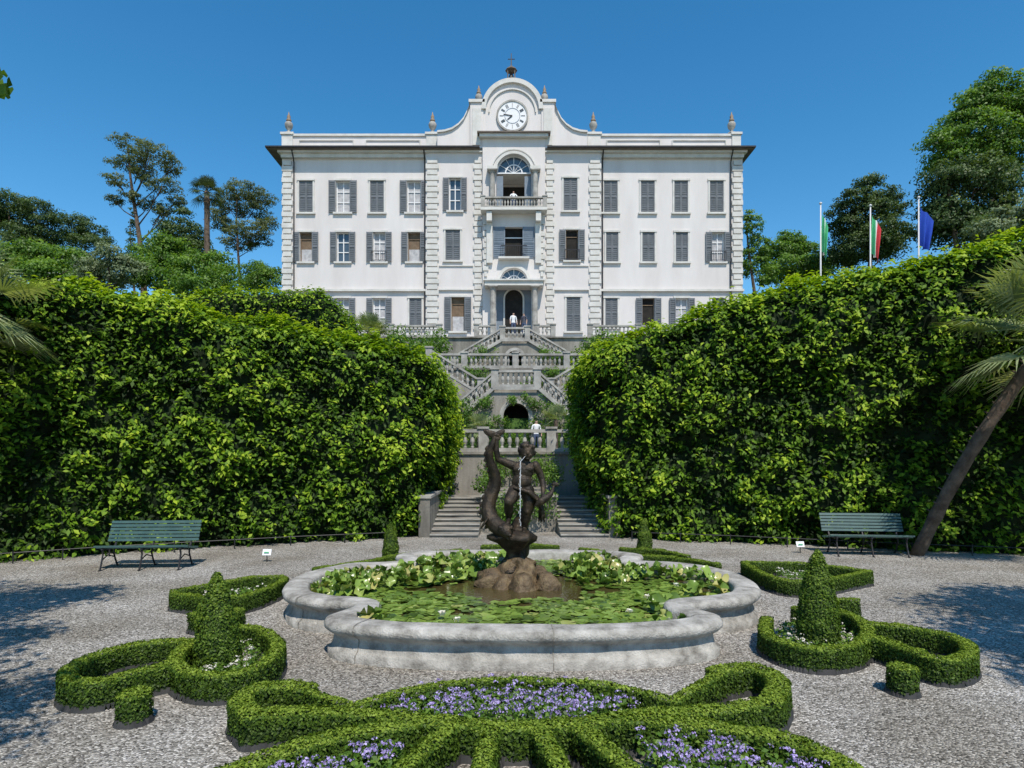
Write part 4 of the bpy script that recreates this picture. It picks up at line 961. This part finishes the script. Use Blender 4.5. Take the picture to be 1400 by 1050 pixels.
# ---------------------------------------------------------------- benches etc
def bench(cx,cy,rot):
    mb=MB(); W=1.75
    for i in range(6):
        y=-.22+.085*i; z=.44-.012*i+(.02 if i==0 else 0); mb.box(-W/2,W/2,y,y+.06,z-.02,z+.012,'benchp')
    for i in range(6):
        z=.50+.068*i; y=.27+.028*i; 
        mb.add([(-W/2,y,z),(W/2,y,z),(W/2,y+.02,z+.05),(-W/2,y+.02,z+.05),(-W/2,y+.02,z-.005),(W/2,y+.02,z-.005),(W/2,y+.04,z+.045),(-W/2,y+.04,z+.045)],[(0,1,2,3),(7,6,5,4),(0,4,5,1),(1,5,6,2),(2,6,7,3),(3,7,4,0)],'benchp')
    for x in (-W/2+.15,0,W/2-.15):
        mb.tube([(x,-.2,.42),(x,-.17,.3),(x,-.22,.15),(x,-.27,.02),(x,-.3,0)],[.022,.018,.018,.02,.026],'iron',6)
        mb.tube([(x,.24,.40),(x,.2,.28),(x,.26,.14),(x,.33,.02),(x,.36,0)],[.022,.018,.018,.02,.026],'iron',6)
        mb.tube([(x,-.22,.405),(x,0,.38),(x,.24,.39),(x,.31,.5),(x,.4,.72),(x,.46,.9)],[.018,.018,.022,.02,.018,.014],'iron',6)
        mb.tube([(x,-.19,.2),(x,0,.27),(x,.23,.2)],[.012]*3,'iron',5)
    ob=mb.obj('park_bench'); ob.location=(cx,cy,0); ob.rotation_euler=(0,0,rot)
x,y=G(190,780,0); bench(x,y+.25,math.radians(4)); x,y=G(1190,760,0); bench(x-.0,y+.1,math.radians(-6))
def label(px,py):
    x,y=G(px,py,0); mb=MB(); mb.box(x-.008,x+.008,y-.008,y+.008,0,.2,'iron'); 
    mb.add([(x-.09,y-.03,.14),(x+.09,y-.03,.14),(x+.09,y+.02,.26),(x-.09,y+.02,.26),(x-.09,y-.02,.135),(x+.09,y-.02,.135),(x+.09,y+.03,.255),(x-.09,y+.03,.255)],[(0,1,2,3),(7,6,5,4),(0,4,5,1),(1,5,6,2),(2,6,7,3),(3,7,4,0)],'white')
    mb.box(x-.05,x+.05,y-.033,y-.026,.19,.21,'flagg'); mb.obj('plant_label')
label(365,768); label(1094,756)
wf=MB()
for P_ in ([(-12.5,11.8),(-10.2,12.9),(-8.8,13.8),(-5.4,15.4),(-3,16.3)],[(3.1,16.3),(5.4,15.6),(9,14.2),(11.2,13.5),(14,12.4)]):
    for i in range(len(P_)-1):
        a=Vector((*P_[i],.22));b=Vector((*P_[i+1],.22)); wf.tube([a,b],[.01,.01],'iron',5)
        n=int((b-a).length/1.3)+1
        for k in range(n): p=a.lerp(b,k/n); wf.tube([(p.x,p.y,0),(p.x,p.y,.26)],[.014,.014],'iron',5)
wf.obj('low_wire_fence')
def flag(px,pt,d,kinds,w=.75,hh=2.4):
    x=(px-700)*d/F0; z0=float(hgt(np.array(x),np.array(d))); zt=S(px,pt,d)[2]
    e=empty('flag_pole'); mb=MB(); mb.tube([(x,d,z0-.2),(x,d,zt)],[.07,.04],'pole',8); mb.lathe((x,d,zt),[(.03,0),(.09,.06),(.09,.12),(.02,.18)],'pole',8); mb.obj('pole',e,True)
    mb=MB(); nx,nzz=16,14; z1=zt-.5
    def P(i,j):
        f=i/(nx);g=j/nzz; return (x+.05-f*w*(.6+.4*(1-g))*1, d-.1+.13*math.sin(f*11+g*2)*(.4+g), z1-g*hh-f*.9*(1-.3*g)-.1*math.sin(f*7))
    for i in range(nx):
        k=kinds[int(i/nx*len(kinds))]
        for j in range(nzz): mb.add([P(i,j),P(i+1,j),P(i+1,j+1),P(i,j+1)],[(0,1,2,3)],k)
    mb.obj('flag',e,True)
flag(1122,280,40,['flagg','white','flagg'],-.35); flag(1190,283,40,['flagg','white','flagr'],-.55); flag(1256,272,40,['flagb'],-.8)
x,y,z=S(78,345,115); hs=MB(); g0=z-7
hs.box(x-3.5,x+3.5,y,y+6,g0,z,'plaster'); hs.add([(x-4,y-.5,z),(x+4,y-.5,z),(x+3,y+3,z+1.3),(x-3,y+3,z+1.3),(x-4,y+6.5,z),(x+4,y+6.5,z)],[(0,1,2,3),(3,2,5,4),(0,3,4),(1,5,2)],'roof')
for k in (-2,0,2): hs.box(x+k-.4,x+k+.4,y-.05,y-.002,z-2,z-.7,'shutter')
hs.obj('distant_house')

# ---------------------------------------------------------------- light, sky, camera
el=math.radians(57); az=math.radians(16)
sd=Vector((math.sin(az)*math.cos(el),-math.cos(az)*math.cos(el),math.sin(el)))
sun=bpy.data.lights.new('sun','SUN'); sun.energy=5.0; sun.angle=math.radians(.5); sun.color=(1,.93,.83)
so=bpy.data.objects.new('sun',sun); bpy.context.collection.objects.link(so); so.rotation_euler=sd.to_track_quat('Z','Y').to_euler()
w=bpy.data.worlds.new('World'); bpy.context.scene.world=w; w.use_nodes=True; n=w.node_tree
bg=n.nodes['Background']; sk=n.nodes.new('ShaderNodeTexSky'); sk.sky_type='NISHITA'; sk.sun_disc=False
sk.sun_elevation=el; sk.sun_rotation=math.atan2(sd.x,sd.y); sk.altitude=300; sk.air_density=1.0; sk.dust_density=.15; sk.ozone_density=1.8
hs_=n.nodes.new('ShaderNodeHueSaturation'); hs_.inputs['Hue'].default_value=.492; hs_.inputs['Saturation'].default_value=1.36; hs_.inputs['Value'].default_value=1.4
n.links.new(sk.outputs[0],hs_.inputs['Color']); n.links.new(hs_.outputs[0],bg.inputs[0]); bg.inputs[1].default_value=.125
cam=bpy.data.cameras.new('camera'); co=bpy.data.objects.new('camera',cam); bpy.context.collection.objects.link(co)
co.location=(0,0,H0); co.rotation_euler=(math.radians(90),0,0); cam.lens=F0/1400*36; cam.sensor_width=36; cam.shift_y=(YH-525)/1400
cam.clip_end=3000; bpy.context.scene.camera=co
sc=bpy.context.scene; sc.view_settings.view_transform='Standard'; sc.view_settings.look='None'; sc.view_settings.exposure=0
